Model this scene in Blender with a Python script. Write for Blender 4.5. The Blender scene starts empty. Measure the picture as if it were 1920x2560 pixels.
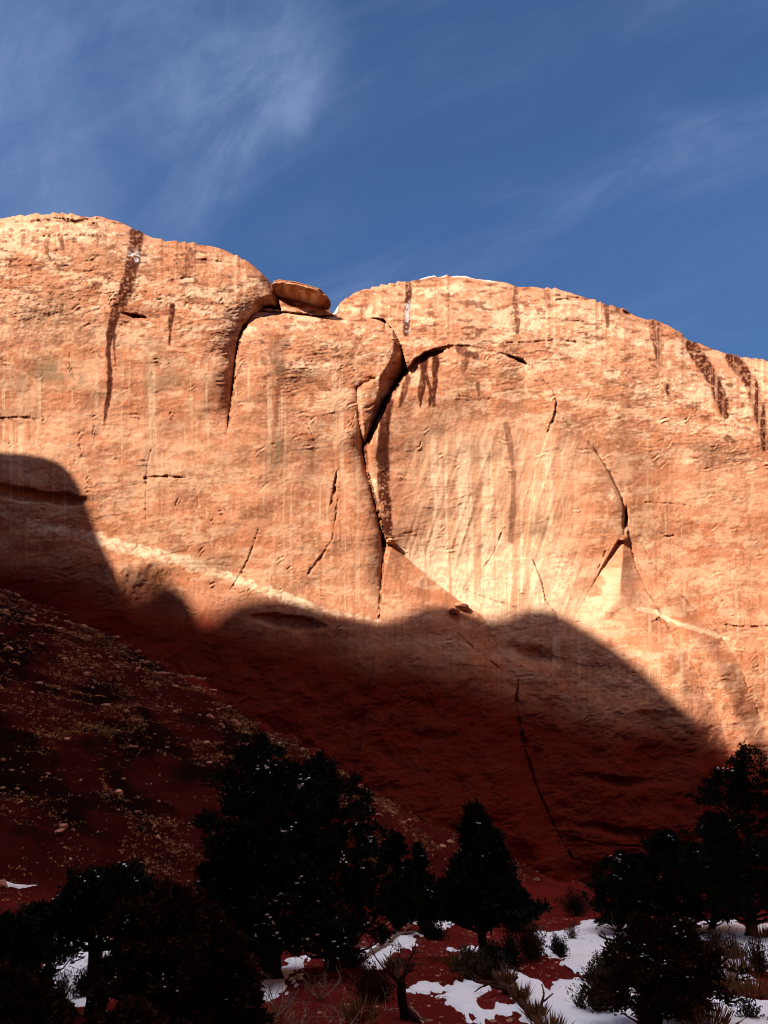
import bpy, math, random
import numpy as np
from mathutils import Vector

# ---------------------------------------------------------------- camera, sky, sun, exposure
SC = bpy.context.scene
COL = SC.collection
PITCH = math.radians(20.0)
FPX = 1855.0                                   # focal length in pixels of a 1920x2560 frame
cam_d = bpy.data.cameras.new("camera")
cam = bpy.data.objects.new("camera", cam_d)
COL.objects.link(cam)
cam.location = (0, 0, 0)
cam.rotation_euler = (math.pi / 2 + PITCH, 0, 0)
cam_d.sensor_fit = 'VERTICAL'
cam_d.sensor_height = 24.0
cam_d.sensor_width = 24.0
cam_d.lens = 24.0 * FPX / 2560.0
cam_d.clip_start = 0.1
cam_d.clip_end = 6000
SC.camera = cam

SUN_EL = math.radians(35.0)
SUN_AZ = math.radians(46.0)                    # left of straight behind the camera
S = np.array([-math.sin(SUN_AZ) * math.cos(SUN_EL), -math.cos(SUN_AZ) * math.cos(SUN_EL), math.sin(SUN_EL)])
sun_d = bpy.data.lights.new("sun", 'SUN')
sun_d.energy = 5.0
sun_d.angle = math.radians(0.55)
sun_d.color = (1.0, 0.90, 0.76)
sun = bpy.data.objects.new("sun", sun_d)
COL.objects.link(sun)
sun.rotation_euler = Vector(tuple(S)).to_track_quat('Z', 'Y').to_euler()
sun.location = (-60, -60, 120)

SC.view_settings.view_transform = 'Standard'
SC.view_settings.look = 'None'
SC.view_settings.exposure = 1.3
SC.view_settings.gamma = 1.0
SC.cycles.filter_width = 1.1
SC.cycles.max_bounces = 8
SC.cycles.diffuse_bounces = 5


class NT:
    """small helper round a node tree"""
    def __init__(self, tree):
        self.t = tree
        self.n = tree.nodes
        self.n.clear()

    def node(self, kind, **kw):
        nd = self.n.new(kind)
        for k, v in kw.items():
            setattr(nd, k, v)
        return nd

    def put(self, nd, key, val):
        s = nd.inputs[key]
        if hasattr(val, 'is_output'):
            self.t.links.new(val, s)
        elif val is not None:
            s.default_value = val

    def math(self, op, a, b=None, c=None, clamp=False):
        nd = self.node('ShaderNodeMath', operation=op, use_clamp=clamp)
        self.put(nd, 0, a)
        if b is not None: self.put(nd, 1, b)
        if c is not None: self.put(nd, 2, c)
        return nd.outputs[0]

    def mix(self, f, a, b, mode='MIX'):
        nd = self.node('ShaderNodeMix', data_type='RGBA', blend_type=mode)
        nd.clamp_factor = True
        self.put(nd, 0, f); self.put(nd, 6, a); self.put(nd, 7, b)
        return nd.outputs[2]

    def ramp(self, v, lo, hi, a=0.0, b=1.0, smooth=True):
        nd = self.node('ShaderNodeMapRange', interpolation_type='SMOOTHSTEP' if smooth else 'LINEAR')
        self.put(nd, 0, v)
        for i, q in enumerate((lo, hi, a, b)): nd.inputs[i + 1].default_value = q
        return nd.outputs[0]

    def noise(self, vec, scale, detail=4.0, rough=0.55, dist=0.0):
        nd = self.node('ShaderNodeTexNoise')
        if vec is not None: self.put(nd, 'Vector', vec)
        nd.inputs['Scale'].default_value = scale
        nd.inputs['Detail'].default_value = detail
        nd.inputs['Roughness'].default_value = rough
        nd.inputs['Distortion'].default_value = dist
        return nd.outputs['Fac']

    def mapping(self, vec, rot=(0, 0, 0), scale=(1, 1, 1), loc=(0, 0, 0)):
        nd = self.node('ShaderNodeMapping')
        self.put(nd, 'Vector', vec)
        nd.inputs['Rotation'].default_value = rot
        nd.inputs['Scale'].default_value = scale
        nd.inputs['Location'].default_value = loc
        return nd.outputs[0]

    def attr(self, name):
        return self.node('ShaderNodeAttribute', attribute_name=name).outputs['Fac']


def C4(r, g, b): return (r, g, b, 1.0)


# ---- world: deep winter sky with thin cirrus fixed to sky directions
SKY_STRENGTH = 0.05
world = bpy.data.worlds.new("World")
SC.world = world
world.use_nodes = True
w = NT(world.node_tree)
sky = w.node('ShaderNodeTexSky', sky_type='NISHITA')
sky.sun_disc = False
sky.sun_elevation = SUN_EL
sky.sun_rotation = math.atan2(S[0], S[1])
sky.altitude = 1500
sky.air_density = 1.0
sky.dust_density = 0.1
sky.ozone_density = 5.0
geo = w.node('ShaderNodeTexCoord').outputs['Generated']
# gnomonic chart of the sky round the direction 20 degrees above the north horizon
dn = w.mapping(geo, rot=(-PITCH, 0, 0))
sp = w.node('ShaderNodeSeparateXYZ'); w.put(sp, 0, dn)
den = w.math('MAXIMUM', sp.outputs[1], 0.05)
cu = w.math('DIVIDE', sp.outputs[0], den)
cv = w.math('DIVIDE', sp.outputs[2], den)
cmb = w.node('ShaderNodeCombineXYZ'); w.put(cmb, 0, cu); w.put(cmb, 1, cv)
chart = cmb.outputs[0]


def uv(px, py): return ((px - 960) / FPX, (1280 - py) / FPX)


def halfplane(p, q, lo, hi):
    """0..1 across the directed line p->q of the chart (positive to its left), soft between lo and hi"""
    (x0, y0), (x1, y1) = uv(*p), uv(*q)
    L = math.hypot(x1 - x0, y1 - y0)
    nx, ny = -(y1 - y0) / L, (x1 - x0) / L
    wob = w.math('MULTIPLY', w.math('SUBTRACT', wobble, 0.5), 0.16)
    d = w.math('ADD', w.math('ADD', w.math('MULTIPLY', cu, nx), w.math('MULTIPLY', cv, ny)), -(x0 * nx + y0 * ny))
    return w.ramp(w.math('ADD', d, wob), lo, hi)


wobble = w.noise(chart, 3.2, 5.0, 0.6, 0.6)
fib1 = w.noise(w.mapping(w.mapping(chart, rot=(0, 0, math.radians(-52))), scale=(1.3, 3.0, 1)), 2.6, 9.0, 0.64, 0.7)
fib2 = w.noise(w.mapping(w.mapping(chart, rot=(0, 0, math.radians(-26))), scale=(1.0, 4.2, 1), loc=(3, 1, 0)), 2.6, 9.0, 0.62, 0.6)
puff = w.noise(w.mapping(chart, loc=(7, 2, 0)), 3.4, 6.0, 0.6, 0.5)
cotton = w.math('ADD', w.math('MULTIPLY', fib1, 0.72), w.math('MULTIPLY', w.noise(w.mapping(chart, loc=(2, 5, 0)), 7.0, 9.0, 0.68, 0.8), 0.28))
m1 = w.math('MULTIPLY', halfplane((450, 640), (850, 185), -0.03, 0.035), halfplane((200, -100), (440, 640), -0.10, 0.16))
m1 = w.math('MULTIPLY', m1, halfplane((850, 200), (800, -100), -0.05, 0.09))
c1 = w.math('MULTIPLY', w.math('MULTIPLY', m1, w.ramp(cv, 0.54, 0.70, 1.2, 0.62)), w.ramp(cotton, 0.30, 0.68, 0.12, 1.0))
mleft = halfplane((500, 640), (380, -60), -0.05, 0.25)
c2 = w.math('MULTIPLY', mleft, w.ramp(cotton, 0.28, 0.75, 0.12, 0.8))
c3 = w.math('MULTIPLY', w.ramp(fib2, 0.40, 0.90, 0.0, 0.34), w.ramp(puff, 0.32, 0.68, 0.35, 1.0))
band = w.math('MULTIPLY', halfplane((860, 760), (1920, 300), -0.10, 0.0), halfplane((1920, 300), (860, 760), -0.13, -0.02))
c4 = w.math('MULTIPLY', band, w.ramp(fib2, 0.38, 0.80, 0.0, 0.34))
cl = w.math('ADD', w.math('ADD', w.math('MULTIPLY', c1, 0.50), w.math('MULTIPLY', c2, 0.62)), w.math('ADD', w.math('MULTIPLY', c3, 0.60), w.math('MULTIPLY', c4, 0.5)), clamp=True)
front = w.ramp(sp.outputs[1], 0.1, 0.4)
cl = w.math('MULTIPLY', w.math('MULTIPLY', cl, 0.62), front)
sp0 = w.node('ShaderNodeSeparateXYZ'); w.put(sp0, 0, geo)
clear = w.mix(1.0, sky.outputs[0], C4(1.0, 1.18, 1.32), 'MULTIPLY')
clear = w.mix(1.0, clear, w.ramp(sp0.outputs[2], 0.36, 0.70, 0.72, 1.0), 'MULTIPLY')
skyc = w.mix(cl, clear, C4(3.9, 4.9, 7.6))
# bright patch added overhead, out of view, to light the shaded snow
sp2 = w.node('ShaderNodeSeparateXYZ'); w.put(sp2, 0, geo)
overhead_fill = w.math('MULTIPLY', w.ramp(sp2.outputs[2], 0.92, 0.975), w.ramp(w.noise(geo, 4.0, 5.0, 0.55), 0.25, 0.6, 0.75, 1.0))
skyc = w.mix(overhead_fill, skyc, C4(33.0, 31.8, 32.0))
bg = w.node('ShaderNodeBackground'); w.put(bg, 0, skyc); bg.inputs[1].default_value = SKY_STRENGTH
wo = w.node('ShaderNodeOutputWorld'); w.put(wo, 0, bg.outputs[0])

# ---------------------------------------------------------------- numpy helpers
rng = np.random.default_rng(7)
random.seed(7)


def ss(a, b, x):
    t = np.clip((np.asarray(x, float) - a) / (b - a), 0, 1)
    return t * t * (3 - 2 * t)


_tabs = {}


def vnoise(x, y, seed=0):
    t = _tabs.get(seed)
    if t is None:
        t = _tabs[seed] = np.random.default_rng(1000 + seed).random((256, 256))
    xf, yf = np.floor(x), np.floor(y)
    fx, fy = x - xf, y - yf
    ix, iy = xf.astype(np.int64), yf.astype(np.int64)
    fx = fx * fx * fx * (fx * (fx * 6 - 15) + 10)
    fy = fy * fy * fy * (fy * (fy * 6 - 15) + 10)
    x0, x1, y0, y1 = ix & 255, (ix + 1) & 255, iy & 255, (iy + 1) & 255
    a = t[y0, x0] * (1 - fx) + t[y0, x1] * fx
    b = t[y1, x0] * (1 - fx) + t[y1, x1] * fx
    return a * (1 - fy) + b * fy


def fbm(x, y, octv=4, seed=0, gain=0.5):
    """0..1 fractal value noise"""
    x, y = np.asarray(x, float), np.asarray(y, float)
    s, a, n = 0.0, 1.0, 0.0
    for o in range(octv):
        s = s + a * vnoise(x * 2 ** o + 17.3 * o, y * 2 ** o + 9.1 * o, seed + o)
        n += a
        a *= gain
    return s / n


def curve(pts, x):
    p = np.array(pts, float)
    return np.interp(x, p[:, 0], p[:, 1])


def smooth_curve(pts, x, k=9):
    y = curve(pts, x)
    ker = np.hanning(k + 2)[1:-1]; ker /= ker.sum()
    return np.convolve(np.pad(y, k // 2, mode='edge'), ker, mode='valid')


def ray(px, py):
    """world point at depth y = 1 along the photograph's pixel direction"""
    u = (np.asarray(px, float) - 960) / FPX
    v = (1280 - np.asarray(py, float)) / FPX
    dy = math.cos(PITCH) - v * math.sin(PITCH)
    dz = math.sin(PITCH) + v * math.cos(PITCH)
    return u / dy, dz / dy


def project(x, y, z):
    d = y * math.cos(PITCH) + z * math.sin(PITCH)
    v = (-y * math.sin(PITCH) + z * math.cos(PITCH)) / d
    return 960 + FPX * x / d, 1280 - FPX * v


def make_mesh(name, verts, quads=None, tris=None, smooth=True):
    me = bpy.data.meshes.new(name)
    verts = np.asarray(verts, np.float32).reshape(-1, 3)
    parts, starts, totals, off = [], [], [], 0
    for arr, k in ((quads, 4), (tris, 3)):
        if arr is not None and len(arr):
            arr = np.asarray(arr, np.int32).reshape(-1, k)
            parts.append(arr.ravel())
            starts.append(off + np.arange(len(arr), dtype=np.int32) * k)
            totals.append(np.full(len(arr), k, np.int32))
            off += arr.size
    loops = np.concatenate(parts)
    me.vertices.add(len(verts)); me.vertices.foreach_set('co', verts.ravel())
    me.loops.add(len(loops)); me.loops.foreach_set('vertex_index', loops)
    st = np.concatenate(starts); tt = np.concatenate(totals)
    me.polygons.add(len(st))
    me.polygons.foreach_set('loop_start', st)
    me.polygons.foreach_set('loop_total', tt)
    me.polygons.foreach_set('use_smooth', np.full(len(st), smooth))
    me.update(calc_edges=True)
    me.validate()
    return me


def link(name, me, mat=None, parent=None, **props):
    o = bpy.data.objects.new(name, me)
    COL.objects.link(o)
    if mat is not None and me is not None: me.materials.append(mat)
    if parent is not None: o.parent = parent
    for k, v in props.items(): o[k] = v
    return o


def empty(name, loc, label, category, group=None):
    o = bpy.data.objects.new(name, None)
    COL.objects.link(o)
    o.location = tuple(float(c) for c in loc)
    o.empty_display_size = 0.3
    o['label'] = label; o['category'] = category
    if group: o['group'] = group
    return o


def set_attr(me, name, vals):
    a = me.attributes.new(name, 'FLOAT', 'POINT')
    a.data.foreach_set('value', np.asarray(vals, np.float32).ravel())


def grid_quads(nr, nc):
    i = np.arange(nr * nc).reshape(nr, nc)
    return np.stack([i[:-1, :-1], i[1:, :-1], i[1:, 1:], i[:-1, 1:]], -1).reshape(-1, 4)


# ---------------------------------------------------------------- materials
def principled(name, rough=0.9, spec=0.2):
    m = bpy.data.materials.new(name)
    m.use_nodes = True
    t = NT(m.node_tree)
    b = t.node('ShaderNodeBsdfPrincipled')
    b.inputs['Roughness'].default_value = rough
    b.inputs['Specular IOR Level'].default_value = spec
    o = t.node('ShaderNodeOutputMaterial')
    t.t.links.new(b.outputs[0], o.inputs[0])
    return m, t, b


def add_bump(t, b, h, strength, dist):
    bp = t.node('ShaderNodeBump')
    bp.inputs['Strength'].default_value = strength
    bp.inputs['Distance'].default_value = dist
    t.put(bp, 'Height', h)
    t.t.links.new(bp.outputs[0], b.inputs['Normal'])


def rock_material(name, masks):
    m, t, b = principled(name, 0.95, 0.0)
    pos = t.node('ShaderNodeNewGeometry').outputs['Position']
    fine = t.noise(pos, 5.5, 6.0, 0.68)
    big = t.noise(t.mapping(pos, scale=(0.35, 0.35, 0.9)), 0.55, 5.0, 0.6, 0.4)
    grit = t.noise(pos, 22.0, 3.0, 0.7)
    c = t.mix(t.ramp(big, 0.34, 0.66), C4(0.325, 0.118, 0.058), C4(0.43, 0.195, 0.112))
    c = t.mix(t.ramp(fine, 0.36, 0.70, 0.0, 0.36), c, C4(0.28, 0.095, 0.042))
    if not masks:
        lay = t.noise(t.mapping(pos, scale=(0.25, 0.25, 2.6)), 1.6, 6.0, 0.65, 0.6)
        c = t.mix(t.ramp(lay, 0.46, 0.62), c, C4(0.52, 0.33, 0.20))
        c = t.mix(t.ramp(lay, 0.42, 0.34), c, C4(0.16, 0.055, 0.028))
    if masks:
        c = t.mix(t.attr('varnish'), c, C4(0.205, 0.080, 0.038))
        c = t.mix(t.attr('pale'), c, C4(0.575, 0.385, 0.250))
        c = t.mix(t.attr('olive'), c, C4(0.165, 0.105, 0.058))
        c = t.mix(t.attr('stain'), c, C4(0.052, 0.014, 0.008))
        c = t.mix(t.attr('shade_red'), c, C4(0.080, 0.0050, 0.0028))  # deep red shade of the lower cliff, mixed into the stone colour
        c = t.mix(t.attr('snow'), c, C4(0.86, 0.86, 0.88))
    lum = t.ramp(grit, 0.3, 0.7, 0.93, 1.07, smooth=False)
    c = t.mix(1.0, c, lum, 'MULTIPLY')
    t.t.links.new(c, b.inputs['Base Color'])
    h = t.math('ADD', t.math('MULTIPLY', fine, 0.7), t.math('MULTIPLY', grit, 0.3))
    add_bump(t, b, h, 0.20, 0.07)
    return m


ROCK = rock_material("sandstone", True)
ROCK_PLAIN = rock_material("sandstone_boulder", False)


def plain(name, col, var=0.35, scale=9.0, rough=0.85, bump=0.4, dist=0.02, spec=0.0):
    m, t, b = principled(name, rough, spec)
    pos = t.node('ShaderNodeNewGeometry').outputs['Position']
    n = t.noise(pos, scale, 5.0, 0.6)
    lo = tuple(x * (1 - var) for x in col); hi = tuple(min(1.0, x * (1 + var)) for x in col)
    c = t.mix(t.ramp(n, 0.3, 0.7), C4(*lo), C4(*hi))
    t.t.links.new(c, b.inputs['Base Color'])
    if bump: add_bump(t, b, n, bump, dist)
    return m


def soil_material():
    m, t, b = principled("red_soil", 0.95, 0.0)
    pos = t.node('ShaderNodeNewGeometry').outputs['Position']
    n1 = t.noise(pos, 0.5, 5.0, 0.6)
    n2 = t.noise(pos, 3.5, 6.0, 0.65)
    n3 = t.noise(pos, 30.0, 3.0, 0.6)
    c = t.mix(t.ramp(n1, 0.35, 0.65), C4(0.100, 0.0100, 0.0088), C4(0.138, 0.0145, 0.0125))
    c = t.mix(t.ramp(n2, 0.42, 0.72, 0.0, 0.6), c, C4(0.070, 0.009, 0.006))
    c = t.mix(t.ramp(n3, 0.60, 0.75, 0.0, 0.35), c, C4(0.17, 0.045, 0.028))
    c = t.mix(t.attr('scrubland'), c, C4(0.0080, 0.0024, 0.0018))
    t.t.links.new(c, b.inputs['Base Color'])
    h = t.math('ADD', t.math('MULTIPLY', n2, 0.7), t.math('MULTIPLY', n3, 0.3))
    add_bump(t, b, h, 0.20, 0.07)
    return m


SOIL = soil_material()
SNOW = plain("snow", (0.88, 0.88, 0.91), 0.04, 7.0, 0.75, 0.35, 0.03, 0.3)
BARK = plain("bark", (0.022, 0.014, 0.011), 0.5, 26.0, 0.95, 0.8, 0.02)
DEADWOOD = plain("weathered_wood", (0.26, 0.19, 0.15), 0.4, 22.0, 0.9, 0.6, 0.01)
DARKWOOD = plain("dark_dead_wood", (0.060, 0.030, 0.020), 0.4, 22.0, 0.9, 0.6, 0.01)
NEEDLE = plain("juniper_needles", (0.013, 0.015, 0.009), 0.5, 3.0, 0.8, 0.0)
NEEDLE_BROWN = plain("rusty_juniper_needles", (0.028, 0.012, 0.006), 0.5, 3.0, 0.85, 0.0)
SAGE = plain("sage_leaves", (0.055, 0.040, 0.022), 0.4, 5.0, 0.9, 0.0)
STRAW = plain("dry_grass", (0.17, 0.080, 0.032), 0.4, 6.0, 0.9, 0.0)
BRUSH = plain("pale_scrub", (0.40, 0.21, 0.10), 0.5, 4.0, 0.9, 0.0)
STONE = plain("loose_stone", (0.36, 0.17, 0.11), 0.4, 3.0, 0.9, 0.4, 0.03)
# ---------------------------------------------------------------- terrain: red soil floor and the hillside on the left
def terrain(x, y):
    x, y = np.asarray(x, float), np.asarray(y, float)
    g = -1.7 - 0.9 * ss(0, 7, y) - 0.075 * np.clip(y, 0, 64)
    g = g + 0.5 * (fbm(x / 7 + 40, y / 7 + 40, 3, 60) - 0.5) * ss(2, 12, y) + 0.16 * (fbm(x / 1.3 + 90, y / 1.3 + 90, 3, 64) - 0.5)
    hill = -7.5 - 0.43 * (np.clip(x, -75, 60) - 23.6) + 0.38 * (np.clip(y, -30, 63) - 62)
    n = fbm(x / 5 + 60, y / 5 + 60, 5, 70, 0.55)
    hill = hill + 1.5 * (n - 0.5)
    t = hill / 1.1 + 3.0 * (fbm(x / 9 + 30, y / 9 + 30, 3, 75) - 0.5)
    f = t - np.floor(t)
    hill = hill + 0.45 * (ss(0.35, 0.65, f) - f) * ss(0.45, 0.60, fbm(x / 4 + 11, y / 4 + 70, 3, 78))
    hill = np.minimum(hill, 30)
    k = 0.9
    h = np.clip(0.5 + 0.5 * (hill - g) / k, 0, 1)
    return g * (1 - h) + hill * h + k * h * (1 - h)


def hillness(x, y):
    g = -2.6 - 0.075 * np.clip(y, 0, 64)
    return ss(0.2, 1.6, terrain(x, y) - g)


def ground_at(px, py):
    """where the photograph's pixel direction meets the terrain"""
    rx, rz = ray(px, py)
    ys = np.arange(6, 62, 0.1)
    d = terrain(rx * ys, ys) - rz * ys
    i = int(np.argmax(d > 0)) if (d > 0).any() else len(ys) - 1
    y = float(ys[i])
    return np.array([rx * y, y, float(terrain(rx * y, y))])


def warp(n, dense, far):
    t = np.linspace(-1, 1, n)
    return np.sign(t) * (np.abs(t) * dense + (far - dense) * np.abs(t) ** 9)


gx = warp(620, 62, 2500)
gy = 30 + warp(560, 62, 2500)
GX, GY = np.meshgrid(gx, gy)
GZ = terrain(GX, GY)
me = make_mesh("ground", np.stack([GX, GY, GZ], -1), grid_quads(*GX.shape))
with np.errstate(all='ignore'):
    QX, QY = project(GX, np.maximum(GY, 5), GZ)
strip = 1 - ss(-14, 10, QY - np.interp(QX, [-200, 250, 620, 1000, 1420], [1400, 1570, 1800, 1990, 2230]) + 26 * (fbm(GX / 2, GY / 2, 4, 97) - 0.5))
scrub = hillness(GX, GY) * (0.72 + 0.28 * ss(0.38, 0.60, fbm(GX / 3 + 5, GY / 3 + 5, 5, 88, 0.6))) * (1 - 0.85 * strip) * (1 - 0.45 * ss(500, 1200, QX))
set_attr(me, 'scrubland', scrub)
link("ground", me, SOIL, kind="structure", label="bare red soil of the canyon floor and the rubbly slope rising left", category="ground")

# ---------------------------------------------------------------- the cliff
ST = 2.0
XS = np.arange(-250, 2172, ST)
YS = np.arange(480, 2342, ST)
RX, RY = np.meshgrid(XS, YS)
SH = RX.shape


def window(pts, pad):
    p = np.array(pts, float)
    x0 = max(int((p[:, 0].min() - pad - XS[0]) / ST), 0); x1 = min(int((p[:, 0].max() + pad - XS[0]) / ST) + 2, SH[1])
    y0 = max(int((p[:, 1].min() - pad - YS[0]) / ST), 0); y1 = min(int((p[:, 1].max() + pad - YS[0]) / ST) + 2, SH[0])
    return (slice(y0, max(y1, y0)), slice(x0, max(x1, x0)))


def polydist(pts, w=None):
    """distance in pixels to a polyline, and the fraction along it"""
    X, Y = (RX, RY) if w is None else (RX[w], RY[w])
    best = np.full(X.shape, 1e9); along = np.zeros(X.shape)
    n = len(pts) - 1
    for i in range(n):
        (ax, ay), (bx, by) = pts[i], pts[i + 1]
        dx, dy = bx - ax, by - ay
        t = np.clip(((X - ax) * dx + (Y - ay) * dy) / (dx * dx + dy * dy + 1e-9), 0, 1)
        d = np.hypot(X - ax - t * dx, Y - ay - t * dy)
        m = d < best
        best = np.where(m, d, best); along = np.where(m, (i + t) / n, along)
    return best, along


def inside(poly):
    r = np.zeros(SH, bool)
    n = len(poly)
    for i in range(n):
        (ax, ay), (bx, by) = poly[i], poly[(i + 1) % n]
        if ay == by: continue
        r ^= ((ay > RY) != (by > RY)) & (RX < (bx - ax) * (RY - ay) / (by - ay) + ax)
    return r


def stroke(F, pts, width, val, soft=0.5, rough=0.0, seed=3):
    """paint a line of given half-width(s) into a mask"""
    wmax = max(width) if isinstance(width, (list, tuple)) else width
    w = window(pts, wmax + 8)
    if RX[w].size == 0: return
    d, al = polydist(pts, w)
    wd = np.interp(al, np.linspace(0, 1, len(width)), width) if isinstance(width, (list, tuple)) else width
    if rough:
        d = d + rough * (fbm(RX[w] / 14, RY[w] / 26, 4, seed, 0.65) - 0.5) * 2
    F[w] = np.maximum(F[w], val * (1 - ss(wd * (1 - soft), wd * (1 + 0.2 * soft) + 0.6, d)))


def lip(curve_pts, region, amp, reach):
    """ground standing proud of the wall along an edge, fading away from it"""
    d, _ = polydist(curve_pts)
    return np.where(region, -amp * np.exp(-d / reach), 0.0)


def roll(s, R, amp):
    q = np.clip(1 - s / R, 0, 1)
    return amp * (1 - np.sqrt(np.clip(1 - q * q, 0, 1)))


SKYLINE = [(-260, 566), (-100, 552), (0, 545), (30, 541), (60, 538), (100, 534), (150, 532), (200, 537), (250, 544), (300, 556), (340, 575),
           (375, 592), (400, 600), (440, 604), (480, 607), (520, 613), (560, 625), (600, 643), (630, 662), (655, 685), (672, 702), (684, 722), (690, 734),
           (705, 735), (760, 737), (790, 748), (815, 768), (835, 786), (842, 768), (858, 750), (885, 734), (905, 726), (950, 713), (985, 707),
           (1020, 701), (1060, 694), (1100, 690), (1150, 690), (1200, 696), (1240, 705), (1290, 715), (1330, 718), (1390, 722), (1430, 731),
           (1480, 748), (1520, 762), (1560, 774), (1582, 786), (1600, 792), (1640, 802), (1672, 813), (1700, 832), (1722, 850), (1760, 864), (1800, 876),
           (1850, 893), (1920, 902), (2000, 915), (2180, 960)]
top = smooth_curve(SKYLINE, XS, 5) + 1.3 * (fbm(XS / 16, XS * 0 + 3, 4, 5, 0.6) - 0.5) * 2
top_s = smooth_curve(SKYLINE, XS, 15)
stepn = fbm(XS / 130, XS * 0 + 8, 2, 9, 0.4) * 9
top = top + 7.0 * (np.floor(stepn) + ss(0.38, 0.62, stepn - np.floor(stepn)) - stepn) * (1 - np.exp(-((XS - 760) / 110) ** 2))
# the notch by the capstone and the lip of the left buttress stay crisp
STOP = np.maximum(RY - np.minimum(top, top_s)[None, :], 0)
warpx = RX + 26 * (fbm(RX / 60, RY / 60, 4, 11) - 0.5)
warpy = RY + 26 * (fbm(RX / 60 + 50, RY / 60 + 50, 4, 15) - 0.5)

base = 62.0 + (RX - 960) * 0.0035 + (1500 - RY) * 0.0032
base = base - 7.5 * ss(1380, 2300, RY) - 1.5 * ss(1350, 1700, RY) * ss(300, 1100, RX)
YD = base + 1.7 - 0.6 * ss(1150, 1750, RX) + roll(STOP, 230, 8.5)
EA = [(684, 718), (690, 740), (704, 775), (662, 770), (632, 787), (613, 816), (598, 852), (590, 900), (583, 970), (573, 1040), (568, 1110), (566, 1200)]
inA = inside([(-400, 300), (684, 300)] + EA + [(566, 2500), (-400, 2500)])
dA, _ = polydist(EA)
fadeA = 1 - ss(960, 1120, RY)
YA = base - 0.5 + 0.5 * (1 - fadeA) + roll(dA, 90, 2.3) * fadeA + roll(STOP, 150, 6.0) * (1 - ss(560, 690, RX) * 0.6)
EBT = [(560, 800), (600, 788), (640, 777), (720, 780), (800, 789), (880, 791), (935, 795), (958, 797)]
EB = [(958, 797), (985, 828), (1003, 862), (1014, 905), (1019, 925), (1001, 950), (987, 971), (965, 1006), (942, 1051), (926, 1090), (908, 1122),
      (918, 1180), (930, 1230), (943, 1285), (955, 1330), (958, 1390), (954, 1450), (949, 1545), (945, 1620)]
inB = inside(EBT + EB + [(945, 2500), (300, 2500), (300, 850)])
dT, _ = polydist(EBT)
dB, _ = polydist(EB)
fadeB = 1 - ss(1380, 1600, RY)
YB = base + 0.8 * ss(620, 930, RX) * (1 - ss(1150, 1350, RY)) + roll(dT, 90, 3.6) + roll(dB, np.where(RY < 1000, 60, 55) + 0 * RX, 1.0) * (2.0 - 0.3 * ss(1000, 1200, RY)) * fadeB
inL = inside([(640, 700), (690, 726), (760, 730), (815, 768), (842, 790), (842, 800), (560, 800)])
YL = base + 2.6 + roll(STOP, 46, 2.2)
ARCH = [(1000, 945), (1020, 920), (1040, 897), (1075, 875), (1120, 864), (1180, 864), (1240, 877), (1290, 894), (1320, 910), (1352, 940)]
CR = [(1352, 940), (1380, 975), (1391, 1006), (1383, 1040), (1373, 1075), (1362, 1110)]
inC = inside(ARCH + CR + [(1340, 1160), (1300, 1500), (1000, 1700), (905, 1700), (900, 1100)])
dArch, _ = polydist(ARCH)
dCR, _ = polydist(CR)
YC = YD + np.interp(RX, [1000, 1040, 1095, 1140, 1240, 1290, 1312, 1335], [0.45, 0.7, 0.6, 0.12, 0.08, 0.45, 0.45, 0.0]) * np.exp(-dArch / 90) - 0.22 * np.exp(-dCR / 60) * (RY > 930)
CL = [(1019, 926), (1001, 950), (987, 971), (965, 1006), (942, 1051), (926, 1090), (908, 1122), (918, 1180), (930, 1230), (943, 1285), (955, 1330)]
dCL, _ = polydist(CL)
YC = YC - (1.6 * np.exp(-dCL / 75) - 0.9 * np.exp(-dCL / 14)) * ss(925, 1000, RY) * (1 - ss(1300, 1420, RY))
E1 = [(1440, 1082), (1482, 1115), (1525, 1186), (1553, 1243), (1566, 1300), (1572, 1352)]
in1 = inside([(1330, 1040)] + E1 + [(1545, 1352), (1500, 1425), (1455, 1510), (1250, 1510), (1250, 1100)])
d1, _ = polydist(E1)
d1b, _ = polydist([(1572, 1352), (1545, 1352), (1500, 1425), (1455, 1510)])
YD = YD + np.where(in1, -0.8 * np.exp(-d1 / 130) + 1.0 * roll(d1, 40, 0.6), 0) * (1 - ss(1400, 1508, RY))
E2 = [(1330, 1395), (1352, 1450), (1362, 1500), (1385, 1528), (1404, 1565), (1412, 1625), (1406, 1690)]
in2 = inside([(1180, 1400)] + E2 + [(1250, 1700), (1150, 1550)])
YD = YD + lip(E2, in2, 0.3, 60) * (1 - ss(1540, 1690, RY))
YC = YC + lip(E2, in2, 0.3, 60) * (1 - ss(1540, 1690, RY))
Y = np.where(inC, YC, YD)
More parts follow.
